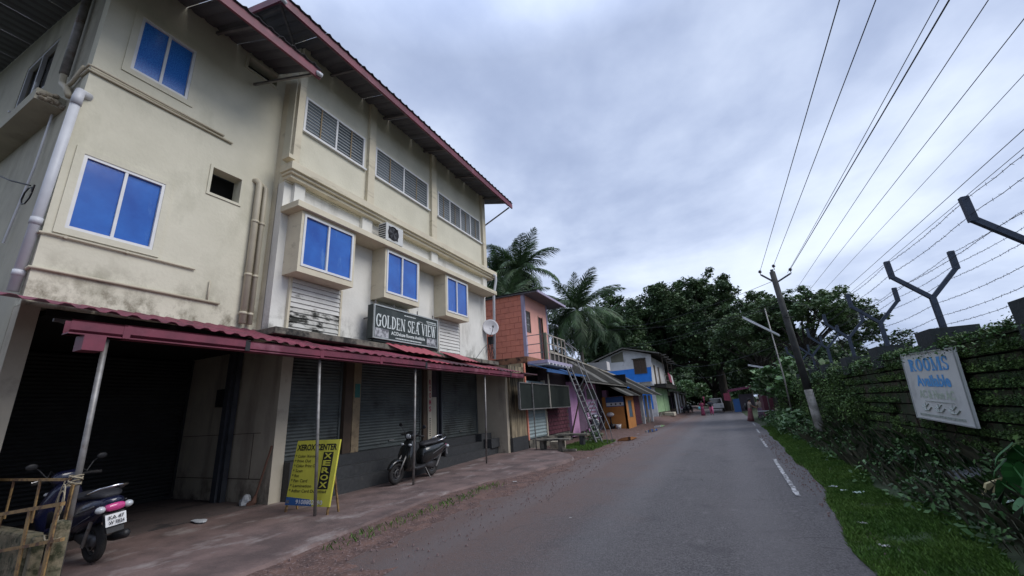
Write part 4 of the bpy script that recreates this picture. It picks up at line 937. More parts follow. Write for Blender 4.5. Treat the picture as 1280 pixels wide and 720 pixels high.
MB().box(-6.10, -6.06, 15.4, 20.6, 2.90, 3.01).build('blue_awning_edge', 'bluesheet', S)
# ground floor
MB().box(-8.2, -6.97, 14.92, 15.08, .0, 3.3).build('ground_wall', 'stained', S)
MB().box(-7.1, -6.93, 15.09, 15.20, .0, 3.3).build('door_post', 'salmon', S)
b = MB()
for i in range(17):
    z = .42+i*.13
    b.quad((-7.0, 15.24, z), (-7.0, 17.08, z), (-6.975, 17.08, z+.06), (-6.975, 15.24, z+.06)); b.quad((-6.975, 15.24, z+.06), (-6.975, 17.08, z+.06), (-7.0, 17.08, z+.13), (-7.0, 15.24, z+.13))
b.build('rolling_shutter', 'tealshut', S)
MB().box(-7.1, -6.95, 17.10, 17.22, .3, 2.7).build('door_post', 'lowlight', S)
MB().box(-8.5, -6.9, 15.09, 20.0, -.05, .38).build('plinth', 'ledge', S)
MB().box(-7.3, -7.06, 17.24, 20.3, .38, 3.2).build('ground_wall', 'mortar', S)
for r in range(9):
    for k in range(8):
        y = 17.30+k*.37+(.18 if r % 2 else 0)
        if y+.33 < 20.25: MB().box(-7.06, -7.03+.006*rnd.random(), y, y+.34, .42+r*.17, .42+r*.17+.145).build('brick', 'brick', S)
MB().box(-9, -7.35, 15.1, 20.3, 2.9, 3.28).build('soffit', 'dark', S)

# iron stair
S = thing('iron_staircase', 'steep grey iron staircase leading from the roadside up to the salmon house landing', 'staircase', (-5.0, 17.3, 0))
T0, T1 = Vector((-6.12, 18.35, 3.42)), Vector((-6.12, 17.75, 3.42)); B0, B1 = Vector((-4.82, 17.75, .0)), Vector((-4.86, 17.10, .0))
for a, c in ((T0, B0), (T1, B1)): MB().bar(a, c, .035, .07).build('stringer', 'stairmetal', S)
for i in range(1, 14):
    t = i/14; MB().bar(T0.lerp(B0, t), T1.lerp(B1, t), .11, .02).build('tread', 'stairmetal', S)
for a, c in ((T0, B0), (T1, B1)):
    up = Vector((.42, -.05, .62)); MB().tube([a+Vector((0, 0, 1.0)), a+up, c+up*.95, c+up*.95+Vector((.05, 0, -.5)), c], .018, 8).build('handrail', 'stairmetal', S, smooth=True)
    for t in (.15, .4, .65, .9):
        q = a.lerp(c, t); MB().bar(q, q+up*.97, .025).build('baluster', 'stairmetal', S)

# blackboard sign standing in the gutter line
S = thing('blackboard_panel', 'wide blank blackboard panel in a pale metal frame at the end of the maroon awning', 'board', (-6.45, 16.2, 0))
MB().box(-6.50, -6.47, 13.55, 18.9, 1.54, 2.44).build('board', 'chalk', S)
MB().box(-6.52, -6.44, 13.52, 18.93, 2.44, 2.475).box(-6.52, -6.44, 13.52, 18.93, 1.505, 1.54).box(-6.52, -6.44, 13.50, 13.54, 1.54, 2.44).box(-6.52, -6.44, 18.9, 18.94, 1.54, 2.44).build('frame', 'steelpost', S)
MB().bar((-6.43, 14.6, .02), (-6.43, 14.62, 2.50), .035).build('post', 'steelpost', S)
MB().bar((-6.43, 16.35, 1.5), (-6.43, 16.35, 2.9), .05).build('post', 'railmetal', S)
MB().box(-6.99, -6.3, 13.7, 14.9, 2.76, 2.80).build('top_flap', 'darksheet', S)
# slab bench
S = thing('stone_bench', 'low slab bench of rough stone under the blackboard panel', 'bench', (-5.9, 14.9, 0))
MB().box(-6.35, -5.05, 14.35, 14.75, .40, .46).build('slab', 'ledge', S, bevel=.01)
MB().box(-6.2, -6.05, 14.4, 14.7, 0, .40).build('leg', 'ledge', S)
MB().box(-5.50, -5.35, 14.4, 14.7, 0, .40).build('leg', 'ledge', S)
MB().box(-6.2, -4.9, 14.5, 14.62, .03, .10).build('lower_bar', 'ledge', S)
S = thing('stone_bench', 'dark slab on stone blocks behind the low bench, close to the staircase foot', 'bench', (-5.6, 16.4, 0))
MB().box(-6.3, -4.95, 16.2, 16.55, .42, .50).build('slab', 'ledge', S, bevel=.01)
MB().box(-6.2, -6.0, 16.22, 16.5, 0, .42).build('leg', 'granite', S)
MB().box(-5.3, -5.15, 16.22, 16.5, 0, .42).build('leg', 'granite', S)
tag(MB().box(-6.0, -5.55, 14.9, 15.35, .0, .34).build('stone_block', 'lowwall', bevel=.02), 'pale squared stone block under the low slab bench', 'stone')

# ================================================================ ROW OF SHOPS
def corr_roof(p, xa, za, xb, zb, y0, y1, n, m_, name='roof_sheet', amp=.03, parent=None):
    w = (y1-y0)/n
    for i in range(n):
        a, c = y0+i*w, y0+(i+1)*w
        j = .03*(rnd.random()-.5)
        MB().sheet((xa, a, za), (xa, c+.03, za), (xb+j, c+.03, zb+j*.4), (xb+j, a, zb+j*.4), 5, amp, .008).build(name, m_ if not isinstance(m_, list) else m_[i % len(m_)], p)
S = thing('purple_shop', 'lilac and plum painted shop under mouldy sheet roofing, behind the iron staircase', 'shop', (-7, 23, 0))
MB().box(-7.15, -6.92, 20.35, 21.5, .1, 2.75).build('wall_pier', 'pink', S)
for k in range(9): MB().box(-7.10, -6.97, 21.52+k*.17, 21.52+k*.17+.155, .25, 2.7).build('plank', 'mauve', S)
MB().box(-7.15, -6.92, 23.10, 25.35, .1, 2.75).build('wall', 'pink', S)
MB().box(-6.918, -6.90, 23.25, 25.1, 1.86, 2.45).build('poster', 'greyposter', S)
lt = MB().box(-6.918, -6.905, 23.35, 25.1, .95, 1.75).build('painted_panel', 'lilac', S)
b = MB()
for (y, z) in ((23.6, 1.55), (23.5, 1.32), (23.6, 1.12)):
    for k in range(6): b.box(-6.904, -6.898, y+k*.22, y+k*.22+.13, z, z+.10)
b.build('painted_marks', 'redshirt', lt)
MB().box(-7.05, -6.86, 25.4, 26.5, .1, 2.65).build('door', 'plum', S)
MB().box(-7.0, -6.60, 26.55, 27.2, .1, 2.4).build('wall_pier', 'pink', S)
MB().box(-6.598, -6.59, 26.7, 27.0, 1.0, 1.6).build('notice', 'mauve', S)
MB().box(-9.5, -7.2, 20.3, 27.2, 0, 2.9).build('shop_body', 'mauve', S)
corr_roof(S, -7.75, 4.10, -5.75, 2.70, 19.6, 29.2, 9, ['asb', 'asb', 'asb', 'asblight'])
MB().box(-5.80, -5.74, 19.6, 29.2, 2.60, 2.67).build('eave_batten', 'asblight', S)
MB().bar((-6.9, 19.9, .1), (-6.0, 19.9, 2.7), .06).build('prop', 'wood', S)
# long upper roof behind the landing, with its pale ridge rail
S = thing('back_roof_house', 'low house with a long dark sheet roof behind the purple shop and the palm trees', 'house', (-9, 25, 0))
MB().box(-14, -8.6, 20.5, 31, 0, 3.9).build('wall', 'dark', S)
corr_roof(S, -12.0, 6.1, -7.6, 3.75, 19.5, 33, 9, ['asb'])
MB().bar((-7.55, 19.2, 4.35), (-7.55, 36, 3.70), .05, .07).build('eave_rail', 'railmetal', S)
MB().box(-9.5, -8.0, 33.5, 34.5, 4.2, 4.9).build('gable_board', 'whitecloth', S)

S = thing('orange_kiosk', 'small orange kiosk with a blue window and a blue and white banner on its side', 'kiosk', (-5.9, 27.5, gz(-6, 27)))
MB().box(-6.9, -5.42, 26.3, 26.45, .0, 1.98).build('side_wall', 'orange', S)
holed_wall('front_wall', -5.40, 26.3, 28.75, -.02, 1.95, [(26.9, 28.0, .74, 1.70)], .15, 'orange', S)
f = MB().box(-5.50, -5.42, 26.9, 28.0, .74, 1.70).build('window', 'blueshade', S)
MB().box(-5.42, -5.38, 26.86, 28.04, .69, .74).build('window_sill', 'asblight', S)
bn = MB().box(-6.62, -5.52, 26.25, 26.28, 1.38, 1.96).build('banner', 'blueprint', S)
MB().box(-6.60, -5.54, 26.24, 26.249, 1.42, 1.62).build('banner_strip', 'boardwhite', bn)
b = MB()
for k in range(3): b.ell((-6.3+k*.28, 26.238, 1.52), (.05, .004, .06), 8, 6)
b.build('banner_picture', 'ink', bn)
MB().box(-6.9, -5.5, 26.46, 28.6, -.1, .05).build('floor_slab', 'ledge', S)
MB().box(-7.9, -5.45, 28.76, 28.95, 0, 2.25).build('back_wall', 'dark', S)
MB().box(-7.9, -6.6, 28.96, 29.0, 2.2, 3.1).build('back_wall', 'dark', S)
corr_roof(S, -7.2, 3.25, -4.95, 1.95, 24.8, 29.5, 5, ['asb', 'asblight', 'asb'])

S = thing('brick_pillar_shed', 'shed with a dark brick pier and grey posts past the orange kiosk', 'shed', (-5.6, 31, gz(-6, 31)))
gb = gz(-6, 31)
MB().box(-5.9, -5.46, 29.05, 31.2, gb-.15, 1.95).build('pier_core', 'mortar', S)
for r in range(12):
    for k in range(3):
        a = -5.88+k*.15; MB().box(a, a+.135, 29.02, 29.05, gb+r*.16, gb+r*.16+.14).build('brick', 'brick', S)
    for k in range(5):
        y = 29.08+k*.42+(.2 if r % 2 else 0)
        if y+.38 < 31.2: MB().box(-5.46, -5.44, y, y+.39, gb+r*.16, gb+r*.16+.14).build('brick', 'brick', S)
for (x, y, m_) in ((-5.40, 31.6, 'houseup'), (-5.38, 33.4, 'railmetal'), (-5.36, 35.2, 'houseup')): MB().box(x-.09, x+.09, y, y+.25, gb-.1, 2.05).build('post', m_, S)
MB().box(-6.2, -5.95, 31.3, 36, gb, 2.6).build('wall', 'lowwall', S)
MB().box(-8.5, -6.21, 31.2, 31.4, gb, 3.6).build('wall', 'dark', S)
corr_roof(S, -7.7, 3.85, -4.75, 2.05, 29.0, 38.5, 8, ['asb', 'asb', 'asb', 'asblight'])

# ---- blue and white house
S = thing('blue_white_house', 'two storey house painted bright blue and pale grey with a pitched roof and balcony', 'house', (-8.5, 47, gz(-8, 44)))
YB = 44
gab = MB()
pts = [(-11.3, 3.3), (-6.18, 3.3), (-5.9, 6.2), (-8.57, 6.98), (-11.3, 6.1)]
n = 5
for y in (YB, YB+.2):
    for x, z in pts: gab.v.append((x, y, z))
gab.f = [(0, 1, 2, 3, 4), (9, 8, 7, 6, 5)]+[(i, 5+i, 5+(i+1) % 5, (i+1) % 5) for i in range(5)]
gab.build('gable_wall', 'houseup', S)
MB().hexa([(-11.3, YB-.012, 3.52), (-6.16, YB-.012, 3.52), (-6.16, YB-.001, 3.52), (-11.3, YB-.001, 3.52), (-11.3, YB-.012, 4.86), (-6.05, YB-.012, 4.95), (-6.05, YB-.001, 4.95), (-11.3, YB-.001, 4.86)]).build('blue_band', 'blue', S)
MB().box(-10.0, -8.66, YB-.014, YB-.002, 5.75, 5.82).build('trim', 'olive', S)
t = MB(); t.quad((-10.0, YB-.010, 5.82), (-8.68, YB-.010, 5.82), (-8.68, YB-.010, 6.80), (-10.0, YB-.010, 6.38)); t.build('gable_panel', 'olive', S)
f = MB().box(-7.74, -6.48, YB-.07, YB-.016, 4.36, 4.44).box(-7.74, -6.48, YB-.07, YB-.016, 5.78, 5.86).box(-7.74, -7.66, YB-.07, YB-.016, 4.44, 5.78).box(-6.56, -6.48, YB-.07, YB-.016, 4.44, 5.78).build('window', 'wood', S)
for k in range(2): MB().box(-7.655+k*.545, -7.12+k*.545, YB-.05, YB-.02, 4.445, 5.775).build('shutter_leaf', 'brownpillar', f)
MB().box(-7.85, -6.45, YB-.2, YB-.071, 5.87, 5.93).build('window_hood', 'asblight', S)
# lower blue wall and green ground floor
MB().box(-11.3, -6.90, YB+.02, YB+.2, .1, 3.30).build('lower_gable_wall', 'blue', S)
MB().box(-7.3, -6.38, YB-.03, YB+.018, .85, 3.0).build('blue_panel', 'blue', S)
MB().box(-6.88, -6.04, YB+.0, YB+.2, .0, 3.3).build('lower_corner', 'houseup', S)
MB().box(-6.3, -6.02, YB+.21, 49.6, .5, 2.95).build('green_wall', 'mint', S)
MB().box(-6.3, -6.02, 49.9, 54.2, .3, 2.95).build('green_wall', 'mint', S)
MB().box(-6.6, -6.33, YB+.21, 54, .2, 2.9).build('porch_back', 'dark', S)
MB().box(-6.35, -5.98, YB+.21, 54.3, .0, .45).build('plinth', 'ledge', S)
MB().box(-6.33, -6.12, YB+.21, 56, 3.3, 6.1).build('street_wall', 'houseup', S)
MB().box(-8, -6.4, 55.9, 56.1, .0, 6.0).build('far_wall', 'houseup', S)
MB().box(-6.12, -4.95, YB+.4, 56, 3.12, 3.24).build('balcony_floor', 'asb', S)
MB().hexa([(-6.4, YB-.3, 2.96), (-4.85, YB-.3, 2.80), (-4.85, 54, 2.80), (-6.4, 54, 2.96), (-6.4, YB-.3, 3.08), (-4.85, YB-.3, 3.08), (-4.85, 54, 3.08), (-6.4, 54, 3.08)]).build('sunshade', 'asb', S)
MB().hexa([(-7.4, YB-.6, 3.1), (-6.3, YB-.6, 3.1), (-6.3, YB, 3.5), (-7.4, YB, 3.5), (-7.4, YB-.6, 3.13), (-6.3, YB-.6, 3.13), (-6.3, YB, 3.53), (-7.4, YB, 3.53)]).build('window_hood', 'asblight', S)
for k in range(8):
    y = 45.0+k*1.4; MB().bar((-5.0, y, 3.24), (-5.0, y, 4.1 if k % 3 else 5.9), .05).build('balcony_post', 'wood', S)
for z in (3.6, 4.1): MB().bar((-5.0, 45, z), (-5.0, 55, z), .05).build('balcony_rail', 'wood', S)
for k in range(2): MB().box(-6.118, -6.08, 46.2+k*3.2, 47.2+k*3.2, 3.3, 5.3).build('door', 'wood', S)
rf = MB().hexa([(-8.57, YB-.6, 7.05), (-4.9, YB-.6, 6.12), (-4.9, 56.5, 6.12), (-8.57, 56.5, 7.05), (-8.57, YB-.6, 7.13), (-4.9, YB-.6, 6.20), (-4.9, 56.5, 6.20), (-8.57, 56.5, 7.13)]).build('roof_slope', 'asb', S)
MB().hexa([(-12.2, YB-.6, 5.85), (-8.571, YB-.6, 7.05), (-8.571, 56.5, 7.05), (-12.2, 56.5, 5.85), (-12.2, YB-.6, 5.93), (-8.571, YB-.6, 7.13), (-8.571, 56.5, 7.13), (-12.2, 56.5, 5.93)]).build('roof_slope', 'asb', S)
MB().bar((-8.57, YB-.62, 7.08), (-5.0, YB-.62, 6.18), .03, .12).bar((-8.57, YB-.62, 7.08), (-12.2, YB-.62, 5.88), .03, .12).build('verge_board', 'asblight', S)
for k in range(5): MB().box(-5.0-.1*k, -4.5, 44.5+k*2.3, 44.75+k*2.3, 6.05-.05*k, 6.12-.05*k).build('eave_board', 'asblight', S)
tag(MB().hexa([(-4.93, 48.2, 3.5), (-4.88, 48.2, 3.5), (-4.88, 50.4, 3.45), (-4.93, 50.4, 3.45), (-5.03, 48.3, 4.5), (-4.97, 48.3, 4.5), (-4.97, 50.3, 4.4), (-5.03, 50.3, 4.4)]).build('hanging_cloth', 'pinkcloth'), 'pinkish red cloth hanging over the upper balcony rail', 'cloth')
tag(MB().hexa([(-4.93, 50.6, 3.3), (-4.88, 50.6, 3.3), (-4.88, 52.2, 3.25), (-4.93, 52.2, 3.25), (-5.03, 50.7, 4.4), (-4.97, 50.7, 4.4), (-4.97, 52.1, 4.3), (-5.03, 52.1, 4.3)]).build('hanging_cloth', 'whitecloth'), 'white cloth hanging at the far end of the upper balcony rail', 'cloth')
tag(MB().box(-5.9, -4.9, 47.2, 49.0, .02, .38).build('stone_step', 'lowlight', bevel=.03), 'broad pale stone step before the green walled ground floor', 'step')
# far shops
for i, (y0, y1, c, lbl) in enumerate(((54.6, 60.5, 'lowwall', 'dim open fronted shop with pale posts just past the green wall'), (60.8, 69, 'mauve', 'farthest low tin roofed shop on the left of the road'))):
    S = thing('roadside_shop', lbl, 'shop', (-6, (y0+y1)/2, gz(-6, y0)), 'far shops on the left')
    MB().box(-8.2, -6.4, y0, y1, -.2, 2.7).build('wall', c, S)
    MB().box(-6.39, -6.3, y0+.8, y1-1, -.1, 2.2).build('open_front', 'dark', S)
    corr_roof(S, -8.2, 3.6-.2*i, -4.9, 2.55-.25*i, y0-.3, y1+.3, 4, ['asb', 'asblight'])
    for k in range(4): MB().box(-5.35, -5.2, y0+.3+k*(y1-y0-.6)/3, y0+.5+k*(y1-y0-.6)/3, -.2, 2.45-.25*i).build('post', ['houseup', 'wood'][k % 2], S)
    MB().box(-6.3, -5.3, y0+1.2, y1-1.2, -.2, .55).build('counter', 'wood', S)

# ---- basin, bucket
S = thing('wash_basin', 'white wash basin on a pink pier beside the orange kiosk', 'basin', (-6.45, 26.2, .8))
b = MB().ell((-6.40, 26.1, .93), (.24, .18, .13), 16, 8); b.build('bowl', 'basin', S, smooth=True)
MB().tube([(-6.42, 26.15, .82), (-6.42, 26.2, .2)], .04, 8).build('pipe', 'black', S)
S = thing('plastic_bucket', 'pale bucket on the ground in front of the orange kiosk', 'bucket', (-5.95, 26.0, gz(-6, 26)))
MB().tube([(-5.95, 25.95, gz(-6, 26)), (-5.95, 25.95, .34)], [.13, .17], 14).build('body', 'basin', S, smooth=True)
MB().torus((-5.95, 25.95, .34), .17, .012, 'z', 18, 6).build('rim', 'basin', S)
S = thing('plastic_bucket', 'dark bucket beside the pale one at the orange kiosk', 'bucket', (-6.35, 26.0, gz(-6, 26)))
MB().tube([(-6.32, 25.98, gz(-6, 26)), (-6.32, 25.98, .38)], [.14, .18], 14).build('body', 'black', S, smooth=True)

# ================================================================ SCOOTERS
def scooter(lbl, paint, loc, heading, plate=None, lean=.12, size=1.0):
    S = thing('scooter', lbl, 'scooter', (0, 0, 0), 'parked scooters')
    def wheel(x, r, dz=0):
        w = MB().torus((x, 0, r), r-.045, .045, 'y', 32, 10, 1.05).build('wheel', 'rubber', S, smooth=True)
        b = MB().torus((x, 0, r), r-.095, .018, 'y', 28, 8)
        for k in range(5):
            a = 2*PI*k/5+.3; b.bar((x+.02*math.cos(a), 0, r+.02*math.sin(a)), (x+(r-.1)*math.cos(a), 0, r+(r-.1)*math.sin(a)), .035, .03, (0, 1, 0))
        b.tube([(x, -.07, r), (x, .07, r)], .035, 12); b.build('rim', 'alloy', w)
        MB().torus((x, .035, r), .075, .008, 'y', 20, 6).build('brake_drum', 'steelpost', w)
    wheel(0, .225); wheel(1.25, .225)
    MB().loft([(-.42, .715, .06, .04), (-.35, .69, .12, .085), (-.2, .64, .17, .145), (0, .59, .19, .18), (.2, .545, .185, .20), (.38, .51, .16, .21), (.49, .48, .12, .18)], 22, 2.8).build('body_panel', paint, S, smooth=True)
    for s_ in (-1, 1): MB().tube([(-.30, s_*.155, .70), (-.05, s_*.178, .63), (.2, s_*.172, .545), (.38, s_*.14, .47)], [.010, .016, .016, .008], 8).build('side_strip', 'alloy', S, smooth=True)
    MB().loft([(-.33, .785, .07, .02), (-.26, .80, .13, .045), (-.05, .805, .15, .055), (.12, .78, .15, .045), (.3, .775, .14, .05), (.44, .755, .10, .045), (.49, .74, .05, .02)], 20, 2.6).build('seat', 'seat', S, smooth=True)
    MB().loft([(.36, .30, .13, .05), (.5, .275, .17, .045), (.75, .27, .175, .045), (.92, .30, .16, .06)], 16, 4).build('floorboard', 'black', S, smooth=True)
    MB().loft([(.24, .94, .14, .08), (.38, .965, .21, .10), (.56, .955, .235, .11), (.70, .92, .215, .11), (.84, .87, .15, .10), (.92, .85, .10, .08)], 20, 2.6, 'z').build('leg_shield', paint, S, smooth=True)
    MB().loft([(.40, .885, .15, .03), (.6, .87, .16, .03), (.78, .825, .12, .03)], 14, 3, 'z').build('inner_panel', 'black', S, smooth=True)
    fr = S
    b = MB()   # front mudguard
    K = 12
    for i in range(K+1):
        a = math.radians(18+150*i/K); w = .075*math.sin(PI*(.12+.76*i/K))**.5
        for r_, ww in ((.262, w), (.285, w*.6), (.285, -w*.6), (.262, -w), (.235, -w), (.235, w)):
            b.v.append((1.25+r_*math.cos(a), ww, .235+r_*math.sin(a)))
    for i in range(K):
        for k in range(6): q = i*6; b.f.append((q+k, q+(k+1) % 6, q+6+(k+1) % 6, q+6+k))
    b.f += [tuple(range(6))[::-1], tuple(K*6+k for k in range(6))]
    b.build('front_mudguard', paint, S, smooth=True)
    for s_ in (-1, 1): MB().tube([(1.25, s_*.085, .225), (1.15, s_*.085, .42), (1.02, s_*.06, .60)], .018, 8).build('fork', 'steelpost', S, smooth=True)
    MB().tube([(1.0, 0, .55), (.86, 0, .95)], .03, 8).build('steering_column', 'black', S)
    MB().loft([(.87, .865, .06, .05), (.92, .865, .13, .085), (.98, .87, .165, .10), (1.04, .865, .15, .085), (1.08, .85, .09, .05)], 20, 2.4, 'z').build('handlebar_cowl', paint, S, smooth=True)
    for s_ in (-1, 1): MB().tube([(.84, s_*.2, 1.02), (.93, s_*.14, 1.10), (.98, s_*.06, 1.02), (.97, s_*.03, .90)], .006, 6).build('brake_cable', 'black', S, smooth=True)
    for s_ in (-1, 1): MB().tube([(-.30, s_*.188, .60), (-.1, s_*.204, .52), (.1, s_*.202, .44), (.3, s_*.180, .40)], .004, 6).build('panel_seam', 'alloy', S, smooth=True)
    MB().ell((1.02, 0, .66), (.02, .035, .025), 10, 6).build('badge', 'chrome', S, smooth=True)
    MB().box(.38, .44, -.10, .10, .60, .72).build('seat_front_cover', 'black', S, bevel=.02)
    MB().ell((.945, 0, .975), (.045, .085, .055), 18, 10).build('headlight', 'clearlens', S, smooth=True)
    for s_ in (-1, 1):
        MB().tube([(.86, s_*.12, 1.0), (.83, s_*.24, 1.0), (.80, s_*.34, .985)], [.016, .02, .022], 10).build('grip', 'rubber', S, smooth=True)
        MB().tube([(.87, s_*.16, 1.01), (.88, s_*.33, 1.0)], .008, 6).build('brake_lever', 'chrome', S)
        mr = MB().tube([(.86, s_*.2, 1.03), (.88, s_*.27, 1.14), (.86, s_*.33, 1.19)], .008, 6).build('mirror', 'black', S)
        MB().ell((.85, s_*.35, 1.20), (.015, .06, .042), 14, 8).build('mirror_head', 'black', mr, smooth=True)
        MB().ell((1.005, s_*.115, .80), (.03, .045, .028), 12, 8).build('front_indicator', 'clearlens', S, smooth=True)
    MB().tube([(.02, .13, .80), (-.18, .165, .845), (-.36, .13, .895), (-.44, .0, .91), (-.36, -.13, .895), (-.18, -.165, .845), (.02, -.13, .80)], .014, 10).build('grab_rail', 'chrome', S, smooth=True)
    MB().loft([(-.455, .655, .075, .03), (-.435, .66, .095, .045), (-.38, .66, .10, .05)], 16, 3).build('tail_light', 'redlens', S, smooth=True)
    for s_ in (-1, 1): MB().ell((-.405, s_*.135, .655), (.05, .05, .042), 14, 8).build('rear_indicator', 'clearlens', S, smooth=True)
    MB().hexa([(-.47, -.08, .38), (-.47, .08, .38), (-.42, .08, .38), (-.42, -.08, .38), (-.40, -.10, .60), (-.40, .10, .60), (-.35, .10, .60), (-.35, -.10, .60)]).build('rear_mudguard', 'black', S)
    pl = MB().hexa([(-.478, -.10, .455), (-.478, .10, .455), (-.47, .10, .455), (-.47, -.10, .455), (-.445, -.10, .585), (-.445, .10, .585), (-.437, .10, .585), (-.437, -.10, .585)]).build('number_plate', 'plate', S)
    if plate:
        up = Vector((.033, 0, .13)).normalized()
        for i, s_ in enumerate(plate):
            text('plate_lettering', s_, Vector((-.4725+.0005, .075, .53))-up*(i*.058)+Vector((-.0035, 0, 0)), (0, -1, 0), up, .15, .042, 'ink', pl, .02)
    MB().loft([(-.12, .26, .06, .07), (.1, .27, .085, .09), (.3, .30, .08, .07), (.4, .30, .05, .05)], 14, 3).build('engine', 'alloy', S, smooth=True)
    MB().tube([(.3, -.11, .22), (.0, -.14, .23), (-.12, -.145, .25), (-.36, -.15, .30), (-.40, -.15, .305)], [.02, .03, .05, .055, .03], 12).build('exhaust', 'black', S, smooth=True)
    MB().tube([(-.02, .12, .22), (-.15, .12, .45), (-.2, .11, .58)], .02, 8).build('shock_absorber', 'steelpost', S)
    MB().tube([(.38, .10, .26), (.30, .22, .02), (.26, .24, .01)], .012, 6).build('side_stand', 'steelpost', S)
    S.location = loc; S.scale = (size,)*3
    S.rotation_euler = (Matrix.Rotation(heading, 3, 'Z') @ Matrix.Rotation(-lean, 3, 'X')).to_euler()
    return S
scooter('black scooter leaning on its stand behind the second awning post, before the grey shutters', 'blackpaint', (-6.90, 9.02, .075), math.atan2(-1.2, -.02), None, .10, size=1.02)
scooter('dark blue scooter with a white number plate, tail towards the road in the dark recess', 'bluepaint', (-7.0, 2.69, .075), math.atan2(-.05, -1.2), ('KA 47', 'W 7824'), .10, size=.95)
sc3 = scooter('dark motor scooter parked nose out beside the purple shop and staircase', 'blackpaint', (-6.2, 21.0, .03), math.atan2(-1.0, .5), None, .10)
b = None

# ================================================================ BARRICADE AND STUFF AT THE LEFT EDGE
S = thing('metal_barricade', 'ochre painted rusty metal barricade tied to the first awning post', 'barricade', (-7, 2.15, 0))
def fr(y, pts, r, name='bar', w=.03): MB().bar((pts[0][0], y, pts[0][1]), (pts[1][0], y+.01, pts[1][1]), w, .012 if w > .035 else w, (0, 1, 0)).build(name, 'yellowrust', S)
yb = 2.12
for p_ in (((-8.45, 1.04), (-6.42, 1.07)),): fr(yb, p_, 0, 'top_rail', .025)
for p_ in (((-7.90, 1.03), (-7.92, .62)), ((-7.13, 1.05), (-7.12, .62)), ((-8.5, 1.03), (-8.5, .2))): fr(yb, p_, 0, 'upright', .04)
yb = 1.98
fr(yb, ((-7.5, .72), (-6.02, .88)), 0, 'top_rail', .035)
fr(yb, ((-7.5, .34), (-5.85, .58)), 0, 'middle_rail', .03)
fr(yb, ((-7.46, .72), (-7.5, .1)), 0, 'upright', .05)
fr(yb, ((-6.73, .79), (-6.70, .08)), 0, 'upright', .07)
fr(yb, ((-6.08, .88), (-6.10, .08)), 0, 'upright', .07)
fr(yb, ((-6.45, .12), (-6.0, .22)), 0, 'bottom_rail', .03)
fr(2.14, ((-6.34, 1.02), (-6.38, .55)), 0, 'end_post', .06)
b = MB().box(-9.2, -6.98, 2.08, 2.22, .06, .52).build('stone_block', 'mossblock', bevel=.03)
tag(b, 'big moss stained stone block behind the ochre barricade', 'stone block')
tag(MB().box(-6.95, -6.84, 2.10, 2.20, .06, .50).build('stone_post', 'mossblock', bevel=.02), 'short mossy stone post squeezed between the ochre bars', 'stone post')
b = MB().hexa([(-6.22, 2.0, .02), (-6.10, 2.0, .02), (-6.08, 2.12, .02), (-6.2, 2.12, .02), (-6.34, 2.03, .70), (-6.16, 2.03, .70), (-6.14, 2.14, .70), (-6.32, 2.14, .70)]).build('pale_bollard', 'mossblock', bevel=.03)
tag(b, 'pale worn concrete stub beside the foot of the first awning post', 'bollard')
b = MB(); c = Vector((-6.40, 2.17, 1.06))
pts = []
for k in range(90):
    t = k*.52; pts.append(c+Vector((.055*math.cos(t)+.01*math.sin(t*.37), .055*math.sin(t), .05*math.sin(k*.21))))
b.tube(pts, .006, 5)
for q in range(4):
    pts = []
    for k in range(15):
        t = 2*PI*k/14; pts.append(c+Vector((-.03+.02*q+(.05+.008*q)*math.cos(t), -.07-.005*q, -.15-.02*q+(.12+.02*(q % 3))*math.sin(t))))
    b.tube(pts, .006, 5)
b.tube([c+Vector((-.05, -.06, 0)), c+Vector((-.12, -.06, -.12)), c+Vector((-.17, -.06, -.24))], .006, 5)
b.tube([c+Vector((.02, -.07, -.25)), c+Vector((.05, -.08, -.35)), c+Vector((.03, -.08, -.42)), c+Vector((.05, -.08, -.44))], .006, 5)
b.tube([(-6.33, 2.10, .57)]+[(-6.24+.11*math.cos(t), 2.07+.09*math.sin(t), .56+.02*math.sin(2*t)) for t in [3, 4, 5, 6, 7, 8, 9]], .006, 5)
tag(b.build('coiled_rope', 'rope', smooth=True), 'coil of beige rope knotted round the first awning post above the barricade', 'rope')

# ================================================================ VEGETATION
def leaf_quads(P, size, up_bias=.5, aspect=1.6, seed=0, droop=0.0):
    """one rhombic leaf per point in P (n,3) with random facing"""
    r = np.random.RandomState(seed); n = len(P)
    nrm = r.normal(size=(n, 3)); nrm[:, 2] = np.abs(nrm[:, 2])+up_bias; nrm /= np.linalg.norm(nrm, axis=1, keepdims=True)
    t = r.normal(size=(n, 3)); t[:, 2] -= droop; t -= nrm*np.sum(t*nrm, 1, keepdims=True); t /= np.linalg.norm(t, axis=1, keepdims=True)
    s = np.cross(nrm, t); L = size*(.45+1.45*r.rand(n, 1)**2); w = L/aspect
    V = np.stack([P-t*L*.5, P+s*w*.5+nrm*L*.05, P+t*L*.5, P-s*w*.5+nrm*L*.05], 1).reshape(-1, 3)
    F = np.arange(4*n).reshape(n, 4); return V, F
def blob_points(blobs, per, seed, shell=.55, flat=.8):
    r = np.random.RandomState(seed); out = []
    for (x, y, z, R_) in blobs:
        n = int(per*R_*R_); d = r.normal(size=(n, 3)); d /= np.linalg.norm(d, axis=1, keepdims=True)
        # lumpy radius so that the outline is uneven
        ph = r.rand(3)*6; k = 1+.22*np.sin(4*d[:, 0]+ph[0])*np.sin(5*d[:, 1]+ph[1])+.15*np.sin(9*d[:, 2]+ph[2])*np.sin(8*d[:, 0])
        rad = R_*(shell+(1-shell)*r.rand(n)**.7)*k
        p = d*rad[:, None]; p[:, 2] *= flat; out.append(p+np.array([x, y, z]))
    return np.concatenate(out)
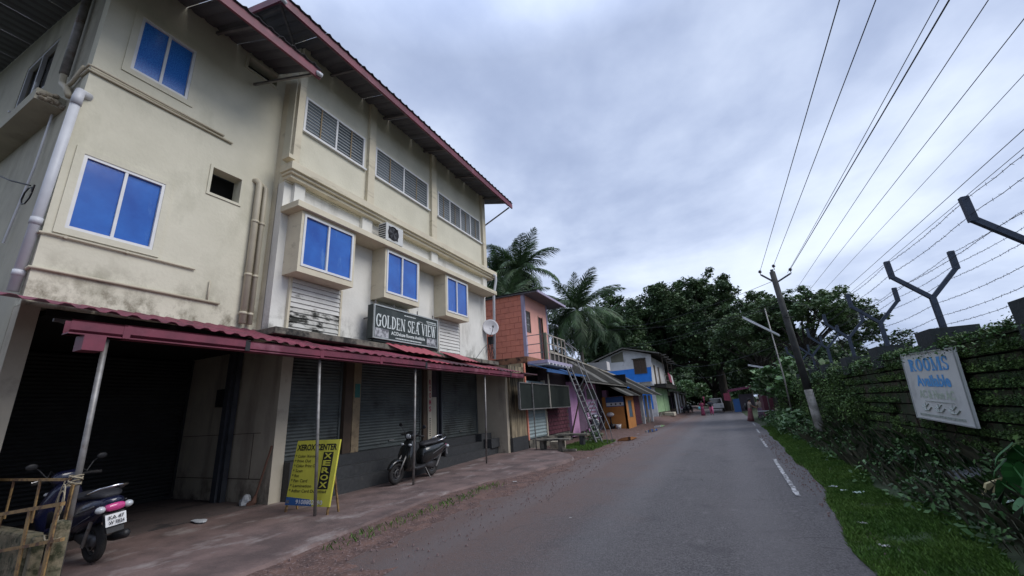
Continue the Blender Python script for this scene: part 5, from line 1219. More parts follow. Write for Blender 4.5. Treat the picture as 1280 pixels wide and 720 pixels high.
def make_tree(name, lbl, base, height, spread, leaf, lsize, per, seed, blobs=None, nb=26, trunk_r=.3, fork=.35, flat=.75, cat='tree', group=None, zmin=.35, shape='dome', bark='bark', up=.5):
    R = random.Random(seed); bx_, by_, bz_ = base
    T = thing(name, lbl, cat, base, group)
    if blobs is None:
        blobs = []
        for i in range(nb):
            a = 2*PI*(i*.618+R.random()*.2); q = math.sqrt((i+.5)/nb); rr_ = q*spread*.82
            if shape == 'dome': zt = height*(zmin+(1-zmin)*math.sqrt(max(0, 1-q*q*.85))*(.62+.38*R.random()))
            elif shape == 'umbrella': zt = height*(.74+.22*math.sqrt(max(0, 1-q*q))-.06*R.random())
            else: zt = height*(zmin+(1-zmin)*R.random()*(1-q*.6))
            r_ = spread*(.20+.13*R.random())
            blobs.append((bx_+rr_*math.cos(a), by_+rr_*math.sin(a), bz_+zt-r_*.5, r_))
    # small sub-clumps around every clump, so the crown is uneven and holed
    fine = []
    for (x, y, z, r_) in blobs:
        for k in range(7):
            d = Vector((R.gauss(0, 1), R.gauss(0, 1), R.gauss(0, .8))).normalized()*r_*.75
            fine.append((x+d.x, y+d.y, z+d.z, r_*R.uniform(.30, .52)))
    P_ = blob_points(fine, per, seed, .35, flat)
    V, F = leaf_quads(P_, lsize, up, 1.7, seed)
    npmesh('crown', V, F, leaf, parent=T)
    b = MB(); top = Vector((bx_, by_, bz_+height*fork))
    pts = [Vector((bx_, by_, bz_-.1))]
    for i in range(1, 5): pts.append(Vector((bx_, by_, bz_)).lerp(top, i/4)+Vector((R.uniform(-.15, .15), R.uniform(-.15, .15), 0))*trunk_r*1.5)
    b.tube(pts, [trunk_r*1.25, trunk_r, trunk_r*.9, trunk_r*.85, trunk_r*.8], 10)
    b.build('trunk', bark, T, smooth=True)
    b = MB()
    for (x, y, z, r_) in blobs[::2]:
        e = Vector((x, y, z)); mid = top.lerp(e, .5)+Vector((R.uniform(-.4, .4), R.uniform(-.4, .4), R.uniform(-.2, .5)))*r_*.4
        b.tube([top-Vector((0, 0, .3)), top.lerp(mid, .5)+Vector((0, 0, .15)), mid, e], [trunk_r*.55, trunk_r*.38, trunk_r*.25, trunk_r*.10], 6)
        for k in range(3):
            d = Vector((R.gauss(0, 1), R.gauss(0, 1), R.gauss(0, .6))).normalized()*r_*.9
            b.tube([mid.lerp(e, .3+.3*k), e+d*.5, e+d], [trunk_r*.13, trunk_r*.07, .01], 5)
    b.build('limbs', bark, T, smooth=True)
    return T

# ---- coconut palms
def frond_mesh(L_, seed, m_='palm', droop=1.0):
    R = np.random.RandomState(seed); n = 58; V = []; F = []
    # rachis: starts at the origin along +x, arching down
    S_ = np.linspace(0, 1, n+1); ang = .25-droop*1.15*S_**1.4
    dx = np.cos(ang)*L_/n; dz = np.sin(ang)*L_/n
    px = np.concatenate([[0], np.cumsum(dx[:-1])]); pz = np.concatenate([[0], np.cumsum(dz[:-1])])
    for i in range(n):
        w = .035*(1-S_[i])+.006; w2 = .035*(1-S_[i+1])+.006; k = len(V)
        V += [(px[i], -w, pz[i]), (px[i], w, pz[i]), (px[i+1], w2, pz[i+1]), (px[i+1], -w2, pz[i+1])]; F.append((k, k+1, k+2, k+3))
    for i in range(5, n+1):
        s = S_[i]; ll = L_*.30*math.sin(PI*min(1, .12+.92*s))**.6*(.85+.3*R.rand())
        for sd in (-1, 1):
            for rep in range(1):
                a = math.radians(58-28*s+R.uniform(-7, 7)); dr = .35+.45*R.rand()
                o = np.array([px[i]+R.uniform(-.03, .03), 0, pz[i]]); w = .024+.010*R.rand()
                ax = np.array([math.cos(ang[i]), 0, math.sin(ang[i])])
                d1 = ax*math.cos(a)+np.array([0, sd*math.sin(a), 0])+np.array([0, 0, -dr*.4+.15*rep]); d1 /= np.linalg.norm(d1)
                d2 = d1+np.array([0, 0, -dr*1.5]); d2 /= np.linalg.norm(d2)
                m1 = o+d1*ll*.55; e1 = m1+d2*ll*.45*R.uniform(.7, 1.1); k = len(V); wv = ax*w
                V += [tuple(o-wv), tuple(o+wv), tuple(m1+wv*.9), tuple(m1-wv*.9), tuple(e1)]
                F.append((k, k+1, k+2, k+3)); F.append((k+3, k+2, k+4, k+3))
    me = bpy.data.meshes.new('frond'); F = [tuple(dict.fromkeys(f)) for f in F]
    me.from_pydata(V, [], F); me.materials.append(M[m_]); me.update(); return me
FR = [frond_mesh(3.6, i, 'palm', d) for i, d in enumerate((.65, .95, 1.25, 1.55))]+[frond_mesh(3.6, 9, 'palmyoung', 1.1)]
def palm(lbl, x, y, zc, seed, scale=1.0, n=32, lean=(0, 0)):
    R = random.Random(seed); z0 = gz(x, y)
    T = thing('coconut_palm', lbl, 'palm tree', (x-lean[0], y-lean[1], z0), 'coconut palms behind the houses')
    b = MB(); pts = []; K = 9
    for i in range(K+1):
        t = i/K; pts.append((x-lean[0]*(1-t)**1.6, y-lean[1]*(1-t)**1.6, z0+(zc-z0)*t))
    b.tube(pts, [.20]+[.14-.004*i for i in range(K)], 10); b.build('trunk', 'palmbark', T, smooth=True)
    b = MB()
    for k in range(7):
        a = 2*PI*k/7; b.ell((x+.28*math.cos(a), y+.28*math.sin(a), zc-.35), (.11, .11, .14), 8, 6)
    b.build('coconut', 'palmyoung', T, smooth=True)
    for k in range(n):
        t = k/(n-1); el = math.radians(78-135*t**.85+R.uniform(-6, 6)); az = k*2.39996+R.uniform(-.2, .2)
        o = bpy.data.objects.new('frond', FR[min(3, int(t*3.2+R.random()*.9))] if (k % 7) else FR[4]); COL.objects.link(o); o.parent = T
        o.location = Vector((x, y, zc))-ORG[T.name]
        o.rotation_euler = (Matrix.Rotation(az, 3, 'Z') @ Matrix.Rotation(-el, 3, 'Y') @ Matrix.Rotation(R.uniform(-.5, .5), 3, 'X')).to_euler()
        s = scale*R.uniform(.85, 1.12)*(1 if t > .12 else .8); o.scale = (s, s, s)
palm('tall coconut palm, its crown the highest, rising behind the salmon house roof', -12.4, 27.5, 12.0, 1, 1.08, 34)
palm('coconut palm half hidden by the right edge of the hotel', -14.6, 28, 11.9, 2, 1.08)
palm('coconut palm with a wide drooping crown between the salmon house and the dark tree', -8.5, 28.5, 8.3, 3, 1.08, 36)
palm('lower green coconut palm directly above the salmon house roof', -12.2, 24.5, 8.6, 4, .95, 24)
palm('far coconut palm whose crown shows at the left edge of the huge dark tree', -12.3, 55, 11.2, 5, 1.35, 24, (1.0, 0))
palm('coconut palm crown low behind the back roof, left of the blue house', -11.2, 32, 8.0, 6, .95, 26)

# ---- the big dark trees
make_tree('big_tree', 'huge dark spreading tree filling the sky behind the blue and white house', (-7.2, 62, -.1), 19.0, 9.0, 'leafdark', .30, 340, 21, nb=52, trunk_r=.6, zmin=.18, fork=.3)
make_tree('big_tree', 'huge dark tree forming the highest part of the canopy over the road', (.2, 64, -.1), 19.6, 8.0, 'leafdark', .30, 340, 22, nb=50, trunk_r=.6, zmin=.22, fork=.3)
make_tree('big_tree', 'dark tree with ragged lower branches left of the big canopy, behind the palms', (-12.2, 60, -.1), 18.3, 7.4, 'leafdark', .30, 330, 23, nb=34, trunk_r=.4, zmin=.2, fork=.3)
make_tree('big_tree', 'dark lower tree closing the far end of the road under the canopy', (-1.5, 92, -.3), 13, 11, 'leafdark', .45, 170, 24, nb=26, trunk_r=.5, zmin=.1, fork=.25)
make_tree('big_tree', 'dark tree between the big canopy and the feathery tree, behind the pole', (5.4, 58, -.1), 14.0, 6.2, 'leafdark', .30, 380, 25, nb=28, trunk_r=.4, zmin=.12, fork=.25)
make_tree('rain_tree', 'flat topped feathery green tree behind the electric pole and the wall', (5.4, 33, -.1), 8.7, 4.2, 'leafrain', .17, 560, 31, nb=30, trunk_r=.28, zmin=.5, fork=.42, flat=.5, shape='umbrella', up=.9)
make_tree('rain_tree', 'lower feathery tree hanging over the wall right of the pole', (8.0, 35, -.1), 7.0, 3.7, 'leafrain', .17, 480, 32, nb=22, trunk_r=.22, zmin=.35, fork=.4, flat=.55, up=.8)
make_tree('rain_tree', 'feathery tree left of the electric pole top, reaching over the road', (2.9, 36, -.1), 8.6, 3.7, 'leafrain', .17, 520, 33, nb=24, trunk_r=.2, zmin=.5, fork=.4, flat=.6, up=.8)
make_tree('bushy_tree', 'dense dark bushy tree low behind the wall, under the feathery trees', (5.6, 30, -.1), 4.6, 3.2, 'leafdark', .22, 520, 34, nb=20, trunk_r=.15, zmin=.05, fork=.3)
make_tree('bushy_tree', 'dense dark bushy tree behind the wall right of the pole foot', (9.5, 28, -.1), 3.9, 3.2, 'leafdark', .2, 520, 35, nb=18, trunk_r=.15, zmin=.05, fork=.3)
make_tree('roadside_shrub', 'bright broad leaved shrub leaning over the wall to the left of the pole', (2.9, 24.5, -.1), 3.3, 1.9, 'leafshrub', .24, 420, 36, nb=16, trunk_r=.07, zmin=.42, fork=.35, cat='shrub', up=.7)
make_tree('roadside_shrub', 'broad leaved shrub behind the woman at the bend of the road', (3.5, 31, -.2), 3.4, 1.9, 'leafshrub', .24, 360, 37, nb=12, trunk_r=.07, zmin=.35, fork=.35, cat='shrub', up=.7)
make_tree('roadside_tree', 'mid green tree beyond the magenta stall at the end of the road', (6.5, 72, -.2), 9.5, 6.5, 'leafmid', .34, 240, 38, nb=22, trunk_r=.25, zmin=.12, fork=.3)
make_tree('roadside_tree', 'pale green tree in the light beyond the parked white jeep', (-6.5, 80, -.2), 6.2, 4.6, 'leafshrub', .34, 220, 39, nb=14, trunk_r=.2, zmin=.15, fork=.3)

# woods that close the horizon
def thicket(name, lbl, x0, x1, y0, y1, h, n, seed, m_, size, floor=0.0):
    r = np.random.RandomState(seed); bl = []
    for i in range(n):
        x = x0+(x1-x0)*r.rand(); y = y0+(y1-y0)*r.rand(); R_ = h*(.22+.2*r.rand()); bl.append((x, y, floor+h*r.rand()**.8*.8, R_))
    V, F = leaf_quads(blob_points(bl, 60/size, seed, .4, .8), size, .4, 1.6, seed)
    npmesh(name, V, F, m_, kind='stuff', label=lbl, cat='trees')
thicket('distant_trees', 'dark mass of far trees closing off the horizon left of the road', -70, -14, 70, 100, 12, 70, 41, 'leafdark', .8)
thicket('distant_trees', 'dark mass of far trees behind the wall on the right', 12, 80, 60, 95, 7, 70, 42, 'leafdark', .7)
thicket('distant_trees', 'pale green trees in the light at the far end of the road', -30, 30, 112, 130, 11, 60, 44, 'leafmid', .8)
thicket('distant_trees', 'dark undergrowth behind the wall under the feathery trees', 3.7, 9, 13, 30, 2.6, 60, 43, 'leafdark', .22, .2)

# ================================================================ WALL ON THE RIGHT
WX = 3.06
S = thing('compound_wall', 'long old block wall overgrown with moss and creepers along the right roadside', 'wall', (WX+.15, 18, 0))
cnt = 0; rest = MB(); lv = []
for r in range(9):
    z = .18+r*.205; k = 0; y = 4.6+(.22 if r % 2 else 0)
    while y < 33:
        d = .012+.035*rnd.random(); zb = gz(3, y)
        a = (WX-d, WX+.12, y+.012, y+.43, zb+z+.008, zb+z+.19)
        if rnd.random() < .05: a = (WX+.05,)+a[1:]
        if cnt < 300 and y < 18.2: MB().box(*a).build('block', 'laterite', S); cnt += 1
        else: rest.box(*a)
        y += .445
for r in range(9):
    for k in range(27):
        y = 4.6+(.22 if r % 2 else 0)-.445*(k+1); z = .18+r*.205; d = .012+.035*rnd.random(); rest.box(WX-d, WX+.12, y+.012, y+.43, z+.008, z+.19)
rest.build('block_rows', 'laterite', S, kind='stuff')
MB().box(WX+.1, WX+.34, -8, 33, -.4, 2.0).build('wall_core', 'mortar', S)
b = MB(); y = -8
while y < 33:
    zb = gz(3, y); L_ = .5+.4*rnd.random(); b.box(WX-.05-.03*rnd.random(), WX+.40, y, y+L_-.02, zb+2.02, zb+2.08+.04*rnd.random()); y += L_
b.build('coping', 'coping', S, kind='stuff')
posts = [6.06, 8.6, 11.1, 13.6, 16.2, 18.8, 21.5]
for y in [-4, -1.5, 1.0, 3.5]+posts: MB().box(WX-.10, WX+.46, y-.28, y+.28, gz(3, y)+1.9, gz(3, y)+2.32).build('pedestal', 'pedestal', S)
# Y shaped fence posts
for i, y in enumerate(posts):
    zb = gz(3, y)+2.3
    lbls = ['single bent arm of the nearest iron fence post, high at the right edge', 'largest whole Y shaped iron fence post, on the pedestal above the ROOMS board', 'second Y shaped iron fence post, left of the one above the ROOMS board',
            'third Y shaped iron fence post, just right of the feathery tree', 'dark Y shaped post in front of the feathery tree, fourth along the wall', 'dark Y shaped post nearest the electric pole, right side', 'farthest small Y shaped post on the wall beyond the electric pole']
    S = thing('fence_post', lbls[i], 'fence post', (WX+.17, y, zb), 'Y shaped iron posts along the wall top')
    cx = WX+.17
    MB().bar((cx, y, zb-.02), (cx, y, zb+.55), .07, .07).build('stem', 'fence_iron', S)
    for s_ in (-1, 1):
        MB().bar((cx, y, zb+.52), (cx+s_*.40, y, zb+.95), .06, .06).build('arm', 'fence_iron', S)
        MB().bar((cx+s_*.395, y, zb+.92), (cx+s_*.40, y, zb+1.22), .07, .07).build('arm_tip', 'fence_iron', S)
cx = WX+.17
for i, (dx, dz) in enumerate(((-.40, 1.18), (-.40, 1.0), (-.25, .80), (.40, 1.18), (.40, 1.0), (.22, .76), (0, .42), (0, .22), (0, .08))):
    b = MB(); ys_ = [2.0]+posts
    for a, c in zip(ys_, ys_[1:]):
        za, zc_ = gz(3, a)+2.3+dz, gz(3, c)+2.3+dz; P0 = Vector((cx+dx, a, za)); P1 = Vector((cx+dx, c, zc_)); n = 14
        pts = [P0.lerp(P1, k/n)+Vector((.006*math.sin(k*2.2), 0, -.035*math.sin(PI*k/n)+.004*math.sin(k*3.1))) for k in range(n+1)]
        b.tube(pts, .0032, 5, False)
        if a < 12:
            for k in range(1, 2*n):
                q = P0.lerp(P1, k/(2*n))+Vector((0, 0, -.035*math.sin(PI*k/(2*n))))
                t = k*1.7; v_ = Vector((math.cos(t), .3, math.sin(t)))*.018; b.bar(q-v_, q+v_, .003)
    tag(b.build('barbed_wire', 'barb'), None, 'barbed wire', 'barbed wires strung between the Y shaped posts')['label'] = [
        'topmost barbed wire on the road side tips of the posts', 'second barbed wire on the road side tips of the posts', 'barbed wire along the middle of the road side arms',
        'topmost barbed wire on the far side tips of the posts', 'second barbed wire on the far side tips of the posts', 'barbed wire along the middle of the far side arms',
        'barbed wire just under the forks of the posts', 'barbed wire halfway up the post stems', 'lowest barbed wire just above the wall top'][i]

# moss, creepers, weeds, grass
r = np.random.RandomState(5)
def onwall(n, ylo, yhi, seed):
    r = np.random.RandomState(seed); y = ylo+(yhi-ylo)*r.rand(n)**1.15; row = r.randint(0, 10, n)
    z = .20+row*.205+np.abs(r.normal(0, .055, n)); m_ = np.array([nz(a, c, 1.4, 3)+.55*nz(a, c, 4.5, 8) for a, c in zip(y, z)])
    keep = m_ > -.38+.45*r.rand(n)
    y, z = y[keep], z[keep]; x = WX-.02-.05*r.rand(len(y)); return np.stack([x, y, z+np.array([gz(3, a) for a in y])], 1)
P_ = onwall(400000, 0.5, 31, 51); V, F = leaf_quads(P_, .026, .2, 1.4, 51, 1.0)
npmesh('moss', V, F, 'moss', kind='stuff', label='green moss and small ferns growing on the courses of the wall', cat='moss')
r = np.random.RandomState(52); n = 40000; y = 0+30*r.rand(n); lump = np.array([nz(a, 0, .8, 5) for a in y]); x = WX+.12+r.normal(0, .16, n)
z = 2.05+np.abs(r.normal(0, .035, n))*(1+2.2*np.clip(lump+.1, 0, 1)*(y > 10))-.18*(x < WX-.1)*r.rand(n)+np.array([gz(3, a) for a in y])
V, F = leaf_quads(np.stack([x, y, z], 1), .036, .6, 1.5, 52); npmesh('wall_top_creeper', V, F, 'weed', kind='stuff', label='low creeper growing along the top of the wall', cat='creeper')
bl = []
rr_ = random.Random(8)
for i in range(42):
    y = 13+17*rr_.random(); bl.append((WX-.08-.12*rr_.random(), y, gz(3, y)+.5+1.6*rr_.random(), .18+.30*rr_.random()))
for i in range(26):
    y = 4.6+6.5*rr_.random(); bl.append((WX-.02, y if not 7.2 < y < 10.2 else y-2.9, .4+.5*rr_.random()**2, .08+.12*rr_.random()))
V, F = leaf_quads(blob_points(bl, 3200, 53, .3, 1.1), .05, .3, 1.4, 53, .8); npmesh('creeper', V, F, 'moss', kind='stuff', label='hanging creeper clumps on the face of the wall', cat='creeper')
bl = []
for i in range(230):
    y = 4.2+26*rr_.random()**1.1; x = 1.80+1.3*rr_.random()
    bl.append((x, y, gz(x, y)+wallbank(x, y)+.06+.14*rr_.random(), .13+.22*rr_.random()))
V, F = leaf_quads(blob_points(bl, 1900, 54, .25, .75), .06, .5, 1.7, 54); npmesh('weeds', V, F, 'weed', kind='stuff', label='weeds and low plants growing between the grass and the wall', cat='weeds')
bl = []
for i in range(40):
    y = 17+11*rr_.random(); x = 1.9+.9*rr_.random(); bl.append((x, y, gz(x, y)+.25+.4*rr_.random(), .22+.22*rr_.random()))
V, F = leaf_quads(blob_points(bl, 700, 55, .3, .85), .14, .7, 1.5, 55); npmesh('leafy_plants', V, F, 'leafshrub', kind='stuff', label='bright leafy plants massed at the foot of the wall beyond the pole', cat='plants')
def blades(name, n, fx, seed, m_, h0, h1, w, lbl, ylo=2.5, yhi=26, yp=1.6):
    r = np.random.RandomState(seed); y = ylo+(yhi-ylo)*r.rand(n)**yp; x = fx(y, r); keep = np.array([nz(a*1.0, b_, 1.7, 6)+.45*nz(a, b_, 6, 2) for a, b_ in zip(x, y)])+.95 > r.rand(n)*.75
    x, y = x[keep], y[keep]; n = len(x)
    z = np.array([gz(a, b_)+wallbank(a, b_)*smooth01((a-REdge(b_))/.4) for a, b_ in zip(x, y)])
    h = (h0+(h1-h0)*r.rand(n)); t = r.rand(n)*2*PI; dx, dy = np.cos(t), np.sin(t); ln = .35+.6*r.rand(n)
    B = np.stack([x, y, z], 1); s = np.stack([-dy, dx, 0*dx], 1)*w*(.7+.6*r.rand(n))[:, None]; d = np.stack([dx*ln, dy*ln, 0*dx], 1)*h[:, None]
    A = B-s; C_ = B+s; Mi = B+d*.4+np.stack([0*h, 0*h, h*.65], 1); E = B+d+np.stack([0*h, 0*h, h], 1)
    V = np.stack([A, C_, Mi+s*.6, E, Mi-s*.6], 1).reshape(-1, 3); k = np.arange(n)*5
    F = np.concatenate([np.stack([k, k+1, k+2, k+4], 1), np.stack([k+4, k+2, k+3, k+3], 1)]); 
    me = bpy.data.meshes.new(name); F1 = np.stack([k, k+1, k+2, k+3, k+4], 1)
    npmesh(name, V, F1, m_, kind='stuff', label=lbl, cat='grass')
blades('grass', 170000, lambda y, r: (np.array([REdge(a) for a in y])-.04+(.85+.25*np.sin(y*1.3))*r.rand(len(y))**.9), 61, 'grass', .02, .065, .004, 'short bright green grass along the right road edge')
blades('tall_grass', 9000, lambda y, r: 2.15+.95*r.rand(len(y)), 62, 'weed', .10, .30, .006, 'taller grass among the weeds below the wall')
blades('grass_tufts', 420, lambda y, r: -4.75+.30*r.rand(len(y))**2, 63, 'grass', .03, .09, .005, 'green tufts at the broken edge of the concrete apron', 4.0, 8.5, 1.0)
blades('grass_tufts', 5000, lambda y, r: -5.9+1.5*r.rand(len(y)), 64, 'grass', .04, .14, .006, 'grass around the foot of the iron staircase', 14.8, 18.4, 1.0)
blades('dry_stalks', 2600, lambda y, r: 1.9+1.2*r.rand(len(y)), 66, 'grassdry', .12, .42, .0035, 'dry pale stalks scattered through the weeds', 3.5, 20, 1.4)
blades('reedy_grass', 2200, lambda y, r: 2.1+.9*r.rand(len(y)), 67, 'weed', .12, .34, .007, 'coarse reedy grass clumps among the weeds', 4.0, 24, 1.3)
bl = [(-5.1, 18.2, .25, .32), (-5.4, 18.6, .3, .35), (-5.2, 17.5, .15, .22)]
V, F = leaf_quads(blob_points(bl, 900, 57, .3, .9), .10, .7, 1.6, 57)
tag(npmesh('small_bush', V, F, 'leafshrub', o0=(-5.1, 18.2, 0)), 'small green bush at the foot of the iron staircase', 'bush')
V, F = leaf_quads(blob_points([(-6.9, 45, .5, .5), (-6.2, 46.5, .4, .35)], 300, 58, .3, .9), .2, .7, 1.6, 58)
tag(npmesh('small_bush', V, F, 'weed', o0=(-6.6, 45.5, .1)), 'green weeds before the corner of the blue house', 'bush')

# big leaved taro plants at the lower right
def leaf_shape(L_, w, seed):
    R = random.Random(seed); b = MB(); n = 10
    outline = [(0, 0), (-.16, .10), (-.20, .26), (-.05, .42), (.15, .48), (.40, .42), (.66, .27), (.86, .11), (1.0, 0)]
    mid = [(0, 0), (-.05, 0), (-.05, 0), (.0, 0), (.15, 0), (.40, 0), (.66, 0), (.86, 0), (1.0, 0)]
    for s_ in (-1, 1):
        for (u, v), (a, c), (mu, _), (mv, _) in zip(outline, outline[1:], mid, mid[1:]):
            k = lambda x, y: (x*L_, s_*y*w*1.05, .06*L_*math.sin(PI*min(1, abs(y)*2))-.28*L_*max(0, x)**2)
            b.quad(k(mu, 0), k(mv, 0), k(a, c), k(u, v))
    return b
def taro(lbl, x, y, z, n, seed, size):
    R = random.Random(seed); T = thing('taro_plant', lbl, 'plant', (x, y, z), 'broad leaved plants at the foot of the wall')
    for k in range(n):
        az = k*2.4+R.uniform(-.4, .4); h = size*R.uniform(.5, 1.25); out = size*R.uniform(.15, .7); s = size*R.uniform(.38, .62)
        e = Vector((x+out*math.cos(az), y+out*math.sin(az), z+h))
        MB().tube([(x, y, z-.05), (x+out*.3*math.cos(az), y+out*.3*math.sin(az), z+h*.6), e], [.016, .011, .007], 6).build('stem', 'taro', T, smooth=True)
        b = leaf_shape(s, s*.8, seed+k); b.move(Matrix.Translation(e) @ Matrix.Rotation(az, 4, 'Z') @ Matrix.Rotation(R.uniform(.35, 1.15), 4, 'Y') @ Matrix.Rotation(R.uniform(-.35, .35), 4, 'X'))
        b.build('leaf', 'taro', T, smooth=True)
taro('broad leaved plant rising at the right edge of the picture', 2.78, 5.75, .28, 11, 3, .62)
taro('broad leaved plant drooping over the litter, lower right', 2.42, 5.85, .18, 8, 5, .42)
taro('broad leaved plant against the wall behind the litter', 2.85, 6.6, .34, 8, 8, .5)
taro('broad leaved plant nearest the bottom right corner', 2.55, 5.1, .15, 7, 12, .45)
# small weed sprig by the grass edge
S = thing('weed_sprig', 'small bright weed sprig standing up from the grass edge left of the litter', 'plant', (1.98, 9.3, .1))
for k in range(9):
    az = k*2.4; e = Vector((1.98+.10*math.cos(az), 9.3+.10*math.sin(az), .16+.03*k)); b = leaf_shape(.13, .09, k); b.move(Matrix.Translation(e) @ Matrix.Rotation(az, 4, 'Z') @ Matrix.Rotation(.2, 4, 'Y')); b.build('leaf', 'leafshrub', S)
MB().tube([(1.98, 9.3, .05), (1.99, 9.31, .44)], .008, 6).build('stem', 'taro', S)

# ================================================================ ROOMS BOARD
S = thing('rooms_board', 'weathered white ROOMS Available board with blue letters, hung on the mossy wall', 'signboard', (2.98, 8.7, .96))
R_ = Vector((0, -1, -.035)).normalized(); U = Vector((.04, -.01, 1)).normalized(); O = Vector((2.88, 9.60, .99)); nn = Vector((-1, 0, 0))
wd, ht = 1.86, 1.06
Pq = lambda a, c, d=0: O+R_*a+U*c+nn*d
sh = -.06
MB().hexa([Pq(0, 0, 0), Pq(wd, 0, 0), Pq(wd, 0, -.03), Pq(0, 0, -.03), Pq(0, ht, 0), Pq(wd, ht, 0), Pq(wd, ht, -.03), Pq(0, ht, -.03)]).build('panel', 'boardwhite', S)
for (a, c, e, f) in ((0, .02, 0, ht), (wd-.02, wd, 0, ht), (.02, wd-.02, 0, .02), (.02, wd-.02, ht-.02, ht)):
    MB().hexa([Pq(a, e, .001), Pq(c, e, .001), Pq(c, e, .012), Pq(a, e, .012), Pq(a, f, .001), Pq(c, f, .001), Pq(c, f, .012), Pq(a, f, .012)]).build('edge_trim', 'signrim', S)
serif_text('lettering', 'ROOMS', Pq(.25, .76, .004), R_, U, 1.36, .20, 'skyblue', S, T=.23, t=.13)
text('lettering', 'Available', Pq(.38, .52, .004), R_, U, 1.14, .18, 'skyblue', S, .04)
text('lettering', 'AC & Non AC', Pq(.36, .34, .004), R_, U, 1.16, .13, 'fadegreen', S, .03)
b = MB(); b.bar(Pq(.5, .295, .004), Pq(1.45, .295, .004), .004, .01)
for k in range(3):      # faint boat outlines
    x = .34+k*.44
    b.tube([Pq(x, .20, .005), Pq(x+.07, .15, .005), Pq(x+.22, .15, .005), Pq(x+.34, .21, .005)], .010, 5)
    b.tube([Pq(x+.04, .23, .005), Pq(x+.14, .20, .005), Pq(x+.26, .26, .005)], .008, 5)
    b.bar(Pq(x+.14, .16, .005), Pq(x+.14, .27, .005), .008)
b.build('boat_drawing', 'fadegrey', S)
b = MB(); x = .18
while x < 1.62: w = .03+.08*rnd.random(); b.bar(Pq(x, .075, .004), Pq(x+w, .075, .004), .004, .035); x += w+.02
b.build('small_lettering', 'fadegrey', S)

# ================================================================ POLES, LAMPS, WIRES
S = thing('electric_pole', 'leaning dark electric pole with a lime washed foot and three insulators', 'pole', (2.44, 15.9, 0))
PT = Vector((2.24, 15.9, 5.52)); PB = Vector((2.46, 15.9, -.1))
pp = lambda t: PB.lerp(PT, t)
MB().tube([pp(.30), pp(.6), PT], [.11, .10, .085], 12).build('shaft', 'pole', S, smooth=True)
MB().tube([pp(0), pp(.15), pp(.302)], [.125, .12, .113], 12).build('white_foot', 'polebase', S, smooth=True)
for s_, e in ((-1, (1.90, 15.9, 5.48)), (1, (2.74, 15.9, 5.36))):
    MB().bar((2.27, 15.9, 5.12), e, .045, .05).build('cross_arm', 'darkpost', S)
INS = [Vector((1.89, 15.9, 5.60)), Vector((2.32, 15.9, 5.72)), Vector((2.76, 15.9, 5.50))]
for q in INS:
    b = MB().tube([q-Vector((0, 0, .14)), q-Vector((0, 0, .04))], .012, 8)
    b.tube([q-Vector((0, 0, .05)), q-Vector((0, 0, .02)), q, q+Vector((0, 0, .015)), q+Vector((0, 0, .05))], [.03, .06, .03, .055, .02], 12).build('insulator', 'porcelain', S, smooth=True)
MB().tube([(2.24, 15.9, 5.5), (2.24, 15.9, 5.60)], .05, 8).build('cap', 'darkpost', S)
b = MB()
for k in range(3): b.torus((2.62+.02*k, 15.75, 2.42-.05*k), .15, .012, 'y', 20, 6)
b.build('cable_coil', 'wire', S, smooth=True)
MB().tube([(2.35, 15.8, 4.0), (2.2, 15.8, 3.92), (2.5, 15.8, 3.88)], .012, 6).build('cable_end', 'wire', S)
MB().tube([(2.24, 15.9, 4.6), (2.9, 15.7, 4.2), (3.6, 15.4, 2.3)], .010, 6).build('stay_wire', 'wire', S)
def wire(lbl, A, B, r=.012, sag=.3, ext=0, group='electric wires over the road'):
    A, B = Vector(A), Vector(B); A2 = A+(A-B)*ext; n = 24
    pts = [A2.lerp(B, k/n)-Vector((0, 0, sag*4*(k/n)*(1-k/n))) for k in range(n+1)]; r = r*.68
    tag(MB().tube(pts, r, 5).build('overhead_wire', 'wire', smooth=True), lbl, 'wire', group)
WIRES_HERE = True
wire('wire from the left insulator of the pole running back over the road', INS[0]+Vector((0, -14, -.0)), INS[0], .010, .05, .6)
wire('wire from the middle insulator of the pole running back over the road', INS[1]+Vector((0, -14, 0)), INS[1], .010, .05, .6)
wire('wire from the right insulator, the thicker one of a close pair', INS[2]+Vector((.22, -14, 0)), INS[2], .014, .05, .6)
wire('thin wire crossing beside the thicker one from the right insulator', INS[2]+Vector((.06, -14, .02)), INS[2]+Vector((-.1, 0, -.1)), .008, .10, .6)
for i, (x, z, r_) in enumerate(((5.6, 8.25, .014), (6.5, 8.28, .014), (7.44, 8.27, .012), (8.3, 7.9, .016), (8.38, 7.56, .013))):
    wire(['leftmost of the five high lines that vanish into the feathery trees', 'second of the five high lines over the wall', 'middle one of the five high lines over the wall',
          'fourth and thickest of the five high lines over the wall', 'rightmost and lowest of the five high lines over the wall'][i], (x, 6, z), (x, 60, z), r_, .12, .3, 'high lines above the wall')
wire('wire slanting from the pole top across the dark tree to the left', (2.2, 15.9, 5.2), (-8.6, 42, 9.2), .012, .5, 0, 'wires to the houses')
wire('upper of two wires running from the pole to the blue house roof', (2.28, 15.9, 4.55), (-8.1, 44, 7.55), .011, .45, 0, 'wires to the houses')
wire('lower of two wires running from the pole to the blue house roof', (2.28, 15.9, 4.45), (-8.3, 44, 7.2), .011, .45, 0, 'wires to the houses')
wire('low wire sagging from the pole to the blue house balcony', (2.36, 15.9, 3.2), (-4.9, 46, 5.6), .014, .75, 0, 'wires to the houses')
wire('lowest sagging wire reaching the end of the blue house balcony', (2.36, 15.9, 2.95), (-4.9, 52, 4.9), .011, .9, 0, 'wires to the houses')
wire('thin wire from the salmon house passing in front of the palms', (-6.3, 17.5, 5.0), (2.28, 15.9, 4.3), .008, .35, 0, 'wires to the houses')

